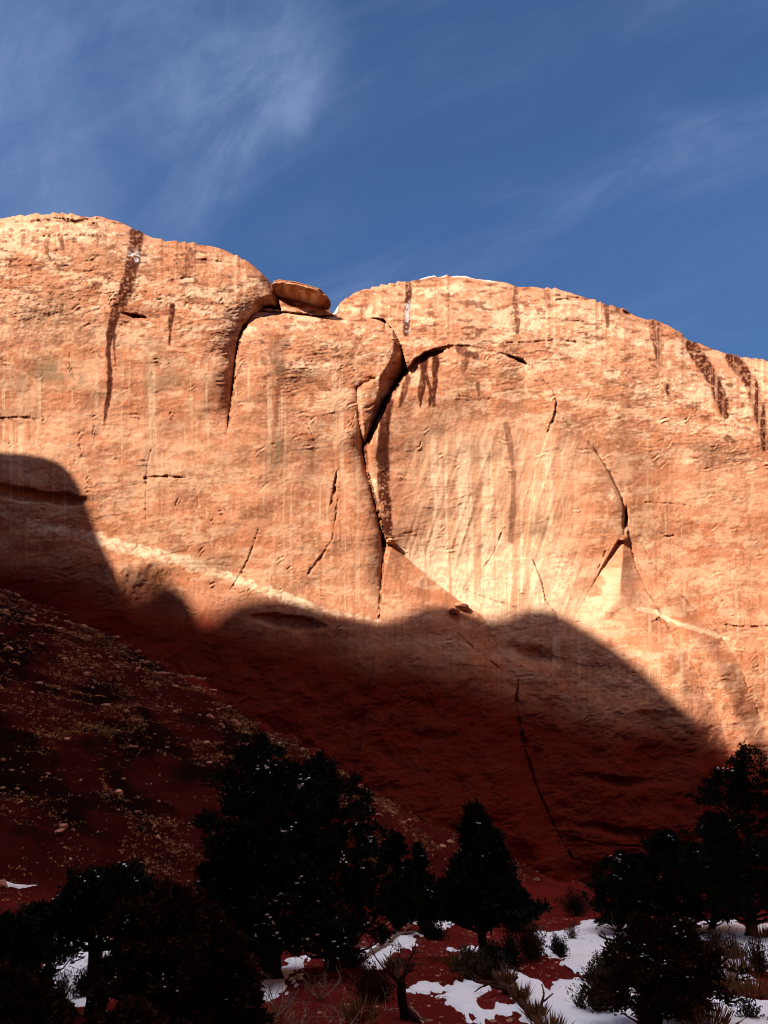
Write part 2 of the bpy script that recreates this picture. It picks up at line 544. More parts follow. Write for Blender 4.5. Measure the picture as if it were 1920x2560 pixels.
# pedestals and aprons leaning on the wall
P2E = [(1400, 1620), (1440, 1545), (1470, 1490), (1505, 1420), (1540, 1360), (1562, 1338), (1585, 1382), (1610, 1450), (1660, 1540), (1720, 1640), (1800, 1800), (1860, 2050), (1880, 2340)]
d, _ = polydist(P2E); m = inside(P2E + [(1400, 2500)])
Y = Y - np.where(m, 2.2 * ss(-6, 75, d), 0) * np.maximum(1 - ss(1450, 1640, RY), ss(1390, 1660, RX))
P3E = [(1560, 1290), (1592, 1345), (1640, 1425), (1690, 1480), (1760, 1540), (1800, 1585), (1845, 1650), (1880, 1740), (1925, 1850), (1960, 2340)]
d, _ = polydist(P3E); m = inside(P3E + [(1400, 2500), (1500, 1500)])
Y = Y - np.where(m, 2.2 * ss(-4, 60, d), 0) * ss(1565, 1700, RX - 0.12 * (RY - 1340))
P1E = [(956, 1366), (970, 1358), (986, 1359), (1002, 1380), (1030, 1406), (1062, 1433), (1095, 1461), (1130, 1488), (1160, 1511), (1205, 1538), (1238, 1592), (1262, 1650),
       (1280, 1720), (1296, 1800), (1312, 1872), (1338, 1960), (1382, 2060), (1432, 2150), (1480, 2300)]
d, _ = polydist(P1E); m1_ = inside(P1E + [(1480, 2500), (800, 2500), (940, 1620), (954, 1450)])
Y = np.where(m1_, Y - 1.7 * ss(-4, 80, d) - 0.4 * ss(1500, 1800, RY) * ss(0, 40, d), Y)
Y = np.where(inL, np.minimum(Y, YL), Y)
jumpB = inB & ~m1_
FACET = [(978, 815), (984, 850), (982, 885), (968, 915), (950, 940), (948, 975), (936, 1010), (924, 1050), (909, 1108)]
dF, _ = polydist(FACET)
inF = inside(FACET + [(908, 1122), (926, 1090), (942, 1051), (965, 1006), (987, 971), (1001, 950), (1019, 925), (1014, 905), (1003, 862), (985, 828)])
YB = YB + np.where(inF, 0.034 * 2.0 * dF, 0)
FLK = [(893, 972), (905, 962), (925, 953), (948, 943), (950, 975), (938, 1010), (926, 1050), (912, 1112), (904, 1088), (898, 1050), (894, 1010)]
dK, _ = polydist([(912, 1112), (904, 1088), (898, 1050), (894, 1010), (893, 972), (905, 962), (925, 953)])
YB = YB - np.where(inside(FLK), 0.75 * ss(0, 9, dK), 0)
YB = YB + 0.35 * np.where(~inside(FLK), np.exp(-dK / 9), 0)
UND = [(600, 842), (618, 796), (640, 752), (668, 738), (700, 742)]
dU, _ = polydist(UND)
inU = inside(UND + [(704, 775), (662, 770), (632, 787), (613, 816), (598, 852)])
YA = YA + np.where(inU, 0.034 * 1.9 * dU, 0)
Y = np.where(jumpB, YB, Y)
Y = np.where(inA, YA, Y)


def hollow(cx, cy, rx, ry, amp, rot=0.0, edge=0.35):
    c, s = math.cos(rot), math.sin(rot)
    X, Yy = (warpx - cx), (warpy - cy)
    q = np.hypot((X * c + Yy * s) / rx, (-X * s + Yy * c) / ry)
    return amp * (1 - ss(1 - edge, 1, q))


Y = Y + hollow(1338, 1642, 88, 34, 0.8, 0.25, 0.95) + hollow(1563, 1296, 9, 44, 0.8, 0.14, 0.8)
Y = Y + hollow(1560, 1955, 150, 18, 0.4, 0.08, 0.9) + hollow(1530, 2075, 120, 20, 0.45, 0.15, 0.9) + hollow(1650, 1890, 120, 40, 0.3, 0.0, 0.9)
Y = Y + hollow(400, 1500, 120, 90, 1.0, 0.3, 0.9) + hollow(720, 1560, 120, 24, 0.6, 0.15, 0.6) + hollow(90, 1240, 160, 22, 0.7, 0.12, 0.6)
Y = Y + hollow(1558, 778, 24, 7, 1.2, 0.45) + hollow(1430, 748, 60, 6, 0.4) + hollow(210, 552, 110, 6, 0.5, 0.05) + hollow(338, 790, 30, 5, 0.5, 0.1)

# weathering: bedding ledges, spalled plates, lumps and pits
upper = 1 - ss(120, 420, STOP)
low = ss(1500, 1800, RY)
n_big = fbm(RX / 210, RY / 170, 3, 20)
n_mid = fbm(warpx / 60, warpy / 42, 4, 24)
n_fin = fbm(RX / 15, RY / 10, 4, 30, 0.6)
Y = Y + 1.2 * (n_big - 0.5) + (0.25 + 0.45 * low) * (n_mid - 0.5) + (0.035 + 0.06 * upper) * (n_fin - 0.5)


def terraces(n, k, amp, sharp):
    t = n * k
    f = t - np.floor(t)
    return amp * ((np.floor(t) + ss(0.5 - sharp, 0.5 + sharp, f)) / k - n) * k


bed = fbm(RX / 420, RY / 26 + 0.004 * RX, 4, 36, 0.6)
Y = Y + terraces(bed, 13, 0.10, 0.08) * (0.18 + 0.95 * upper + 0.30 * low)
plates = fbm(RX / 190, RY / 60 + 0.0012 * RX, 5, 42, 0.52)
Y = Y + terraces(plates, 6, 0.055, 0.07) * (0.35 + 0.65 * ss(0.4, 0.6, fbm(RX / 160 + 9, RY / 160 + 9, 3, 48)))
plates2 = fbm(RX / 46 + 20, RY / 30 + 20, 4, 54, 0.55)
Y = Y + terraces(plates2, 5, 0.022, 0.08) * ss(0.42, 0.58, fbm(RX / 90 + 40, RY / 90 + 40, 3, 58))
flute = fbm(RX / 16 + 0.02 * RY, RY / 300, 3, 62)
wC = ss(0, 60, RX - 1000) * (1 - ss(1420, 1560, RX)) * ss(1000, 1120, RY) * (1 - ss(1450, 1700, RY))
Y = Y + 0.10 * (flute - 0.5) * (0.5 + wC)

# cracks: the named ones, then a few hundred short ledges and spalls
crack = np.zeros(SH)
for pts, wd, v in [
    ([(612, 815), (598, 852), (590, 905), (583, 975), (574, 1045), (570, 1068)], [7, 6, 5, 5, 3, 2], 1.0),
    ([(1019, 926), (1001, 952), (986, 974), (966, 1008), (943, 1053), (927, 1092), (912, 1122), (921, 1182), (933, 1232), (946, 1287), (957, 1332), (960, 1365)], [6, 9, 9, 8, 7, 6, 8, 4, 5, 5, 7, 6], 1.6),
    ([(958, 1362), (956, 1420), (953, 1470), (950, 1520), (947, 1545)], [6, 4, 4, 3, 2], 1.0),
    ([(892, 968), (893, 1000), (897, 1040), (902, 1080), (908, 1110), (912, 1130)], [3, 4, 3, 3, 4, 5], 0.7),
    ([(892, 968), (905, 960), (915, 962), (925, 945), (938, 948)], [3, 3, 2, 3, 3], 0.6),
    ([(961, 802), (962, 828), (968, 838), (975, 838)], [2, 3, 3, 2], 0.8),
    ([(1022, 925), (1040, 902), (1065, 888), (1090, 882), (1108, 877)], [4, 6, 7, 6, 2], 1.3),
    ([(1270, 890), (1288, 894), (1303, 901), (1316, 910)], [2, 5, 6, 2], 1.1),
    ([(1390, 1000), (1388, 1030), (1378, 1060), (1370, 1080)], [2, 3, 3, 2], 0.5),
    ([(1470, 1105), (1500, 1142), (1525, 1180), (1545, 1222), (1560, 1260), (1566, 1300)], [1, 2, 2, 2, 3, 4], 0.55),
    ([(1566, 1295), (1562, 1320), (1560, 1336)], [5, 5, 3], 0.9),
    ([(1515, 1378), (1500, 1412), (1485, 1445), (1470, 1480), (1462, 1500)], [2, 2, 2, 2, 1], 0.5),
    ([(1630, 1555), (1648, 1548), (1665, 1558), (1675, 1575), (1688, 1600), (1710, 1642)], [2, 5, 5, 2, 2, 2], 0.7),
    ([(1180, 1440), (1160, 1470), (1175, 1480), (1230, 1500), (1255, 1508), (1290, 1520), (1340, 1542)], [1, 1, 2, 2, 2, 2, 2], 0.45),
    ([(1255, 1330), (1242, 1365), (1228, 1395), (1205, 1425), (1190, 1440)], [1, 2, 2, 2, 1], 0.4),
    ([(1640, 1556), (1700, 1580)], [1, 1], 0.3),
    ([(1600, 1256), (1660, 1258), (1700, 1262), (1740, 1268)], [1, 2, 2, 1], 0.4),
    ([(1660, 1340), (1672, 1342), (1684, 1340)], [2, 3, 2], 0.6),
    ([(320, 792), (345, 792), (368, 795)], [2, 4, 1], 0.9),
    ([(362, 1196), (385, 1192), (425, 1192), (465, 1195)], [2, 3, 3, 1], 0.8),
    ([(380, 1120), (368, 1160), (366, 1210), (364, 1260), (365, 1345)], [1, 2, 2, 2, 1], 0.4),
    ([(645, 1325), (635, 1360), (620, 1400), (605, 1430), (575, 1475)], [1, 2, 3, 3, 1], 0.4),
    ([(842, 1180), (838, 1215), (830, 1250), (822, 1275)], [2, 4, 4, 2], 0.9),
    ([(845, 1250), (838, 1300), (830, 1350), (805, 1390), (785, 1415), (770, 1435)], [2, 2, 2, 4, 4, 2], 0.6),
    ([(1296, 1700), (1290, 1760), (1298, 1810), (1312, 1872), (1338, 1960), (1382, 2060), (1432, 2150)], [2, 4, 5, 4, 3, 2, 2], 0.9),
    ([(1190, 1548), (1192, 1600), (1200, 1640)], [2, 2, 2], 0.6),
    ([(1120, 1560), (1160, 1600), (1220, 1650), (1258, 1678)], [1, 2, 2, 2], 0.5),
    ([(1392, 1030), (1420, 1060), (1436, 1085)], [1, 3, 3], 0.4),
    ([(1390, 2108), (1450, 2100), (1500, 2112), (1600, 2116)], [2, 2, 2, 1], 0.6),
    ([(1790, 1560), (1830, 1565), (1870, 1568), (1920, 1566)], [2, 3, 3, 2], 0.6),
    ([(1575, 1362), (1592, 1420), (1618, 1478), (1658, 1542)], [2, 3, 3, 2], 0.55),
    ([(1596, 1345), (1645, 1425), (1692, 1478), (1762, 1540), (1802, 1588), (1845, 1655), (1880, 1745), (1905, 1800)], [2, 2, 2, 2, 3, 2, 2, 2], 0.4),
    ([(40, 556), (90, 552), (150, 553), (205, 556), (245, 561)], [2, 3, 3, 4, 2], 0.9), ([(100, 592), (170, 588), (260, 592), (310, 590)], [1, 2, 2, 1], 0.6),
    ([(385, 615), (430, 618), (480, 622), (540, 640)], [2, 3, 2, 1], 0.7), ([(440, 660), (500, 650), (560, 655)], [1, 3, 1], 0.7), ([(430, 700), (470, 694), (530, 688)], [1, 2, 1], 0.6),
    ([(1225, 716), (1270, 722), (1330, 724)], [1, 3, 2], 0.8), ([(1385, 738), (1430, 742), (1470, 756)], [2, 4, 2], 0.9), ([(1530, 778), (1560, 783), (1580, 790)], [3, 7, 3], 1.0),
    ([(1560, 800), (1620, 808), (1680, 822)], [1, 3, 2], 0.7), ([(1640, 842), (1690, 838), (1715, 850)], [1, 4, 2], 0.8), ([(1280, 800), (1380, 796), (1460, 806), (1560, 812)], [1, 2, 2, 1], 0.55),
    ([(960, 722), (1010, 716), (1060, 716), (1120, 712)], [1, 3, 3, 1], 0.7), ([(1250, 858), (1320, 856), (1400, 850), (1440, 856)], [1, 2, 3, 1], 0.6), ([(0, 1046), (60, 1044), (110, 1050)], [2, 3, 1], 0.6),
    ([(1790, 1530), (1800, 1512), (1808, 1500)], [2, 3, 2], 0.5)]:
    stroke(crack, pts, wd, v, 0.6, 4.0)
crack *= 0.55 + 0.60 * ss(0.36, 0.58, fbm(RX / 17 + 4, RY / 17 + 4, 3, 71))
small = np.zeros(SH)
for i in range(620):
    x = rng.uniform(-200, 2120); tp = float(np.interp(x, XS, top))
    y = tp + 10 + (2250 - tp) * rng.random() ** 1.25
    L = rng.uniform(8, 34) * (1.5 if rng.random() < 0.15 else 1)
    kind = rng.random()
    a = rng.normal(0.0, 0.22) if kind < 0.6 else (rng.normal(-0.75, 0.25) if kind < 0.88 else rng.normal(1.4, 0.15))
    n = 5
    bend = rng.normal(0, 0.22)
    pts = [(x, y)]
    for k in range(n):
        a2 = a + bend * (k - n / 2) + rng.normal(0, 0.28)
        pts.append((pts[-1][0] + L / n * math.cos(a2), pts[-1][1] + L / n * math.sin(a2)))
    stroke(small, pts, [0.7, rng.uniform(1.0, 2.4), rng.uniform(0.8, 2.0), 0.6], rng.uniform(0.25, 0.9), 0.7)
Y = Y + 0.36 * crack ** 1.5 + 0.12 * small
# thin pale exfoliation sheets under small ledges
lowedge = np.roll(small, 3, axis=0)
Y = Y - 0.10 * lowedge * (1 - np.clip(small, 0, 1))

# ---- colour masks (stains, varnish, bleached beds): marks of the stone; lower cliff shade painted in
g1 = fbm(RX / 9, RY / 6, 4, 110, 0.62)
g2 = fbm(warpx / 70, RY / 26, 6, 116, 0.62)
g3 = fbm(RX / 130 + 8, RY / 60 + 8, 6, 122, 0.6)
vs = fbm(RX / 9 + 3, RY / 330 + 5, 4, 128, 0.6)
vs2 = fbm(RX / 34 + 9, RY / 420 + 2, 3, 134, 0.6)
flake = ss(0.52, 0.62, g2 + 0.35 * (g1 - 0.5))
pale = flake * (0.36 + 0.34 * upper)


def blob(cx, cy, rx, ry, soft=1.0):
    q = ((RX - cx) / rx) ** 2 + ((RY - cy) / ry) ** 2
    return np.exp(-q / soft)


speck = ss(0.50, 0.60, g1 + 0.25 * (g2 - 0.5))
for cx, cy, rx, ry, v in [(150, 575, 260, 40, .8), (60, 790, 140, 60, .6), (180, 830, 150, 30, .5), (770, 915, 75, 16, 1.0), (590, 910, 40, 14, .7),
                          (620, 835, 50, 22, .6), (800, 860, 60, 40, .35), (1380, 800, 220, 46, .75), (1150, 740, 240, 30, .45), (1560, 900, 170, 40, .4),
                          (1760, 960, 140, 34, .8), (1680, 1055, 60, 12, .8), (1800, 1230, 120, 40, .45), (1850, 1080, 60, 16, .7), (700, 1200, 260, 24, .35),
                          (480, 1190, 220, 26, .45), (1540, 1235, 26, 22, .8), (1610, 1360, 22, 14, .8), (935, 1215, 26, 26, .9), (500, 1120, 260, 30, .25),
                          (300, 1060, 300, 24, .25), (1700, 1130, 60, 12, .5), (330, 600, 40, 60, .4), (1900, 930, 60, 20, .7)]:
    pale = np.maximum(pale, v * np.clip(blob(cx, cy, rx, ry) * 1.5, 0, 1) * (0.35 + 0.65 * speck))
pale = np.maximum(pale, 0.30 * speck * upper)
BEDL = [(-200, 1235), (0, 1280), (90, 1310), (170, 1330), (240, 1345), (330, 1372), (430, 1392), (520, 1425), (600, 1452), (700, 1487), (770, 1515), (860, 1538), (950, 1552)]
bedm = np.zeros(SH)
stroke(bedm, BEDL, [9, 10, 12, 14, 16, 17, 17, 16, 13, 15, 12, 7, 4], 1.0, 0.5, 11, 140)
pale = np.maximum(pale, bedm * (0.55 + 0.45 * ss(0.38, 0.52, g1)))
bed2 = np.zeros(SH)
stroke(bed2, [(1590, 1520), (1640, 1530), (1665, 1546), (1700, 1560), (1760, 1578), (1822, 1598)], [4, 6, 5, 5, 7, 5], 1.0, 0.5, 6, 141)
pale = np.maximum(pale, bed2 * 0.8)
# the bleached, streaked slab
slab = ss(985, 1060, RX) * (1 - ss(1330, 1520, RX)) * ss(1020, 1150, RY) * (1 - ss(1500, 1640, RY))
pale = np.maximum(pale, slab * np.clip(0.36 + 0.75 * ss(0.36, 0.58, 0.5 * vs + 0.5 * vs2 + 0.3 * (g3 - 0.5)) * (0.6 + 0.4 * ss(0.4, 0.6, vs)), 0, 1) * 0.95)
pale = np.maximum(pale, 0.95 * np.clip(1.6 * blob(1080, 1430, 100, 95), 0, 1) * ss(0.3, 0.5, vs + 0.15))
pale = np.maximum(pale, 0.6 * np.clip(1.5 * blob(1480, 1500, 80, 90), 0, 1) * ss(0.40, 0.56, g2 + .04))
pale = np.maximum(pale, 0.9 * np.clip(blob(1395, 1440, 55, 80) * 1.3, 0, 1) * ss(0.40, 0.55, g2 + 0.3 * (g1 - .5) + .05))
pale = np.maximum(pale, 0.45 * ss(0.54, 0.70, vs) * ss(0.42, 0.60, vs2) * ss(950, 1150, RY) * (1 - ss(1500, 1700, RY - 0.24 * (RX - 960))) * ss(0.40, 0.6, g3))
pale = np.maximum(pale, 0.55 * ss(0.52, 0.66, vs) * ss(0.40, 0.58, vs2) * ss(820, 950, RY) * (RX < 950) * (1 - ss(1200, 1320, RY)))
pale = np.where(m1_, np.minimum(pale, 0.35 * flake + bedm), pale)
pale = pale * (0.65 + 0.35 * ss(0.35, 0.6, g1))

fleck = fbm(RX / 6, RY / 3.0, 3, 190, 0.6)
fleck2 = fbm(RX / 5 + 40, RY / 3.4 + 40, 3, 194, 0.6)
pale = np.maximum(pale, 0.30 * ss(0.56, 0.72, fleck) * (0.35 + 0.65 * ss(0.42, 0.58, g3)) * (1 - 0.5 * slab))
varn = 0.75 * ss(0.50, 0.62, g3) * (0.5 + 0.5 * ss(0.35, 0.6, vs))
varn = np.maximum(varn, 0.55 * ss(0.48, 0.62, fbm(RX / 5 + 7, RY / 240, 3, 131)) * ss(0.40, 0.55, vs2) * (1 - upper) )
varn = np.maximum(varn, 0.5 * ss(0.54, 0.70, vs) * (0.25 + slab * 0.9))
for y0, y1, v in [(1095, 1160, .45), (1205, 1243, .75), (1262, 1306, .8), (1040, 1080, .25)]:
    varn = np.maximum(varn, v * ss(y0 - 4, y0 + 4, RY + 14 * (g2 - .5)) * (1 - ss(y1 - 4, y1 + 4, RY + 14 * (g2 - .5))) * ss(985, 1010, RX) * (1 - ss(1205, 1240, RX)) * (0.45 + 0.55 * ss(0.35, 0.6, vs)))
for cx, cy, rx, ry, v in [(300, 690, 60, 25, .5), (520, 835, 60, 22, .6), (700, 1010, 40, 60, .4), (1580, 960, 150, 40, .7), (1500, 970, 40, 24, .6), (1480, 845, 60, 12, .8),
                          (1600, 1350, 60, 120, .25), (1300, 1480, 70, 40, .75), (1280, 1300, 26, 90, .6), (1180, 1240, 30, 60, .3), (1600, 1180, 120, 60, .35), (300, 1180, 90, 20, .3), (1820, 1300, 60, 60, .3),
                          (760, 1290, 60, 30, .3), (420, 1230, 90, 30, .3), (130, 650, 70, 30, .5), (230, 850, 40, 30, .4), (1530, 1510, 60, 40, .35)]:
    varn = np.maximum(varn, v * np.clip(1.4 * blob(cx, cy, rx, ry), 0, 1) * (0.55 + 0.45 * ss(0.4, 0.55, g2)))
varn = np.maximum(varn, 0.55 * ss(0.58, 0.72, fleck2) * (0.3 + 0.7 * (1 - ss(0.40, 0.58, g2))))
oliv = np.zeros(SH)
for cx, cy, rx, ry, v in [(130, 930, 55, 30, .8), (190, 945, 24, 26, .8), (400, 945, 55, 30, .6), (385, 860, 26, 20, .5), (690, 915, 22, 26, .7), (690, 1120, 16, 60, .6), (800, 930, 60, 12, .5),
                          (540, 1405, 110, 26, .35), (1180, 1130, 60, 30, .3), (1350, 1350, 30, 50, .55), (250, 640, 60, 20, .3), (120, 900, 26, 20, .4), (1760, 1130, 40, 30, .4), (660, 1480, 60, 16, .5)]:
    oliv = np.maximum(oliv, v * np.clip(1.3 * blob(cx, cy, rx, ry), 0, 1) * ss(0.30, 0.55, fbm(RX / 26, RY / 40, 4, 150) + 0.2 * (vs - .5)))
stain = np.zeros(SH)
for pts, wd, v in [
    ([(340, 585), (336, 620), (330, 660), (322, 700), (312, 735), (296, 770), (283, 800), (276, 830), (272, 868), (273, 905), (274, 950), (271, 990), (264, 1030), (258, 1075)], [20, 21, 20, 17, 20, 17, 13, 10, 7, 8, 7, 6, 4, 1], 0.92),
    ([(286, 838), (285, 870), (288, 905)], [5, 4, 2], 0.7),
    ([(432, 765), (427, 795), (425, 830), (423, 862)], [8, 6, 5, 4], 0.75),
    ([(478, 632), (470, 650), (460, 690)], [12, 10, 6], 0.55),
    ([(1021, 712), (1020, 740), (1017, 780), (1016, 835)], [10, 9, 9, 7], 0.75),
    ([(920, 735), (905, 780)], [14, 8], 0.45),
    ([(1062, 888), (1058, 940), (1052, 985), (1050, 1018)], [12, 9, 8, 3], 0.85),
    ([(1090, 880), (1088, 930), (1087, 975), (1085, 1015)], [11, 9, 6, 2], 0.85), ([(1066, 940), (1078, 975), (1073, 1012)], [5, 5, 3], 0.8),
    ([(1020, 945), (1010, 980), (1000, 1015)], [9, 8, 5], 0.7),
    ([(1150, 872), (1165, 885), (1190, 888)], [14, 12, 8], 0.65), ([(1165, 905), (1158, 930)], [12, 5], 0.5),
    ([(1195, 960), (1196, 990)], [5, 3], 0.6), ([(1266, 1060), (1275, 1110), (1280, 1160)], [7, 9, 5], 0.4), ([(1284, 1180), (1283, 1260), (1278, 1350)], [7, 8, 9], 0.45),
    ([(972, 1000), (963, 1040), (960, 1080), (957, 1130), (958, 1180), (960, 1230), (965, 1280), (969, 1330), (974, 1358)], [13, 15, 16, 18, 18, 17, 17, 15, 10], 1.0),
    ([(1290, 720), (1288, 760), (1295, 830)], [8, 7, 6], 0.6), ([(1365, 730), (1370, 760)], [8, 5], 0.5), ([(1515, 765), (1520, 815)], [8, 5], 0.6),
    ([(1640, 815), (1645, 860), (1652, 910)], [18, 16, 8], 0.7), ([(1668, 965), (1672, 985)], [7, 5], 0.8),
    ([(1728, 862), (1748, 895), (1775, 935), (1795, 975), (1806, 1010), (1812, 1040)], [18, 22, 20, 18, 20, 10], 0.85),
    ([(1825, 890), (1860, 930), (1885, 970), (1895, 1020), (1905, 1060), (1915, 1120)], [18, 20, 20, 18, 15, 10], 0.85),
    ([(1815, 1095), (1835, 1105)], [9, 5], 0.6), ([(1770, 1045), (1772, 1060)], [6, 4], 0.4),
    ([(698, 950), (692, 1010), (690, 1060)], [8, 7, 5], 0.45), ([(700, 860), (690, 880), (705, 960)], [30, 26, 8], 0.35),
    ([(150, 590), (158, 620)], [9, 6], 0.5), ([(115, 600), (120, 640)], [7, 3], 0.5), ([(60, 590), (55, 615)], [7, 4], 0.4)]:
    stroke(stain, pts, wd, v, 0.38, 5.0, 160)
lace = ss(0.54, 0.62, fbm(RX / 6.5, RY / 5, 4, 166, 0.6))
lowK5 = ss(1120, 1260, RY) * (RX > 930) * (RX < 1000)
stain = stain * (1 - lace * np.clip(0.25 + 0.6 * lowK5 + 0.35 * (RX > 1600) + 0.35 * (RY < 800), 0, 0.85))
# darker colour along the deep cracks, and dark specks on the upper beds
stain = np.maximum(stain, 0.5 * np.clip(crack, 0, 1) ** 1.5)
stain = np.maximum(stain, 0.5 * upper * ss(0.60, 0.68, fbm(RX / 30, RY / 9, 5, 170, 0.62)))
stain = np.maximum(stain, 0.65 * (np.exp(-((RY - 1046) / 7) ** 2) * (RX < 110)) * ss(0.56, 0.62, fbm(RX / 7, RY / 5, 3, 176)))
loose = RX > 1600
stain = np.clip(stain * 1.3 * np.where(loose, 0.45 + 0.55 * ss(0.34, 0.54, vs), 0.8 + 0.2 * ss(0.34, 0.54, vs)), 0, 1)
pale = pale * (1 - 0.8 * np.clip(stain, 0, 1)) * (0.35 + 0.65 * ss(0, 34, STOP))
shadem = 0.96 * ss(-125, 30, RY + 70 * (n_big - 0.5) + 60 * (g2 - .5) - 1425 - 0.262 * RX)  # painted shade: sloping red-black band over the cliff's lower part
snowm = np.zeros(SH)
rim = 0.40 * (1 - ss(1.5, 4, STOP))
snowm = rim * ss(1020, 1070, RX) * (1 - ss(1215, 1250, RX)) * ss(0.36, 0.46, fbm(RX / 20, RY * 0, 3, 180))
snowm = np.maximum(snowm, (1 - ss(8, 12, STOP)) * (np.abs(RX - 839) < 7))
snowm = np.maximum(snowm, np.clip(blob(337, 642, 14, 12) * 1.4, 0, 1) * ss(0.52, 0.6, g1) * 0.45)
for cy in range(755, 832, 6):
    snowm = np.maximum(snowm, blob(1019, cy, 6, 6) * 0.30 * ss(0.46, 0.58, g1))
del g1, g2, vs, vs2, flake, warpx, warpy, n_big, n_mid, n_fin, plates, plates2, bed

# ---- sample onto columns that end exactly on the skyline, then roll back over the top
NR = 900
t = np.linspace(0, 1, NR)[:, None]
PYv = top[None, :] + (2338 - top[None, :]) * t
PXv = np.repeat(XS[None, :], NR, 0)
fr = (PYv - YS[0]) / ST
i0 = np.clip(np.floor(fr).astype(int), 0, SH[0] - 2); fq = np.clip(fr - i0, 0, 1)
jj = np.repeat(np.arange(SH[1])[None, :], NR, 0)


def samp(F): return F[i0, jj] * (1 - fq) + F[i0 + 1, jj] * fq


D = samp(Y)
rx_, rz_ = ray(PXv, PYv)
V = np.stack([rx_ * D, D, rz_ * D], -1)
NB = 26
back = np.zeros((NB, SH[1], 3))
for k in range(NB):
    s_ = (k + 1) / NB
    run = 26 * s_ ** 1.4
    back[NB - 1 - k] = V[0] + np.stack([0 * top, 0 * top + run, 0 * top + 0.60 * run - 0.030 * run ** 2], -1)
DEPTH_RASTER = Y
VV = np.concatenate([back, V], 0)
me = make_mesh("cliff", VV, grid_quads(*VV.shape[:2])[:, ::-1])
for nm, F in (('pale', pale), ('varnish', varn), ('stain', stain), ('olive', oliv), ('shade_red', shadem), ('snow', snowm)):
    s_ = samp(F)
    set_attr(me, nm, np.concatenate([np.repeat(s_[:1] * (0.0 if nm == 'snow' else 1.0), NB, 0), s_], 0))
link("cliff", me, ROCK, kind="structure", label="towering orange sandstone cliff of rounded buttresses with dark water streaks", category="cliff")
CLIFF_V = V


def cliff_point(px, py):
    j = int(round((px - XS[0]) / ST)); i = int(round((py - YS[0]) / ST))
    j = min(max(j, 0), SH[1] - 1); i = min(max(i, 0), SH[0] - 1)
    d = float(DEPTH_RASTER[i, j]); a, b = ray(px, py)
    return np.array([a * d, d, b * d])


# ---------------------------------------------------------------- rock fins on the sun's side of the canyon: they throw the shadow
def shade_fin(name, pts, L, thick, label):
    xs = np.linspace(0, 1, 420)
    p = np.array(pts, float)
    seg = np.r_[0, np.cumsum(np.hypot(np.diff(p[:, 0]), np.diff(p[:, 1])))]; seg /= seg[-1]
    px = np.interp(xs, seg, p[:, 0]); py = np.interp(xs, seg, p[:, 1])
    base_d = 60.5
    crest = []
    for a, b in zip(px, py):
        u, v = ray(a, b)
        q = cliff_point(a, b)
        d = 0.5 * q[1] + 0.5 * base_d
        crest.append(q + S * L)
    crest = np.array(crest)
    ker = np.hanning(5)[1:-1]; ker /= ker.sum()
    for c in range(3):
        crest[:, c] = np.convolve(np.pad(crest[:, c], 1, mode='edge'), ker, mode='valid')
    h = np.array([S[0], S[1], 0]); h /= np.linalg.norm(h)
    rows = []
    prof = [(-9.0, -1.0), (-5.5, 0.35), (-4.0, 0.7), (-2.4, 0.92), (-1.0, 0.985), (0, 1.0), (thick * 0.3, 0.99), (thick * 0.6, 0.93), (thick * 0.9, 0.7), (thick, 0.3), (thick * 1.25, -1.0)]
    for off, fz in prof:
        r = crest + h * off
        zb = -14.0
        r[:, 2] = np.where(fz >= 0, zb + (crest[:, 2] - zb) * fz, zb - 3)
        if off != 0:
            r[:, :2] += (0.9 * (fbm(xs * 30, xs * 0 + off, 3, 200) - 0.5))[:, None] * h[:2]
        rows.append(r)
    rows = np.array(rows)
    me = make_mesh(name, rows, grid_quads(rows.shape[0], rows.shape[1]))
    o = link(name, me, ROCK_PLAIN, kind="structure", label=label, category="rock fin")
    return o


shade_fin("rock_tower", [(-700, 1140), (-250, 1128), (0, 1130), (60, 1134), (110, 1143), (150, 1157), (175, 1180), (195, 1208), (210, 1240), (222, 1275), (236, 1315),
                         (250, 1350), (270, 1392), (290, 1432), (306, 1482), (326, 1560), (350, 1640)], 62.0, 14.0,
          "blocky sandstone tower throwing the sharp shadow on the cliff's left foot")
shade_fin("rock_ridge", [(-900, 1350), (-250, 1400), (120, 1440), (285, 1580), (306, 1530), (322, 1478), (345, 1450), (370, 1440), (400, 1446), (440, 1466), (475, 1500), (498, 1552), (512, 1574), (530, 1562), (560, 1530), (590, 1508), (640, 1494), (700, 1496),
                         (760, 1510), (830, 1532), (900, 1546), (950, 1556), (990, 1546), (1040, 1520), (1090, 1512), (1140, 1522), (1200, 1546), (1240, 1550), (1290, 1528), (1340, 1518), (1400, 1534), (1450, 1562),
                         (1530, 1612), (1600, 1664), (1680, 1740), (1750, 1800), (1790, 1848), (1815, 1900), (1842, 1945), (1920, 1972), (2100, 1985), (3000, 1960), (4600, 1960)], 142.0, 22.0,
          "long lumpy sandstone ridge throwing the soft shadow across the cliff's foot")


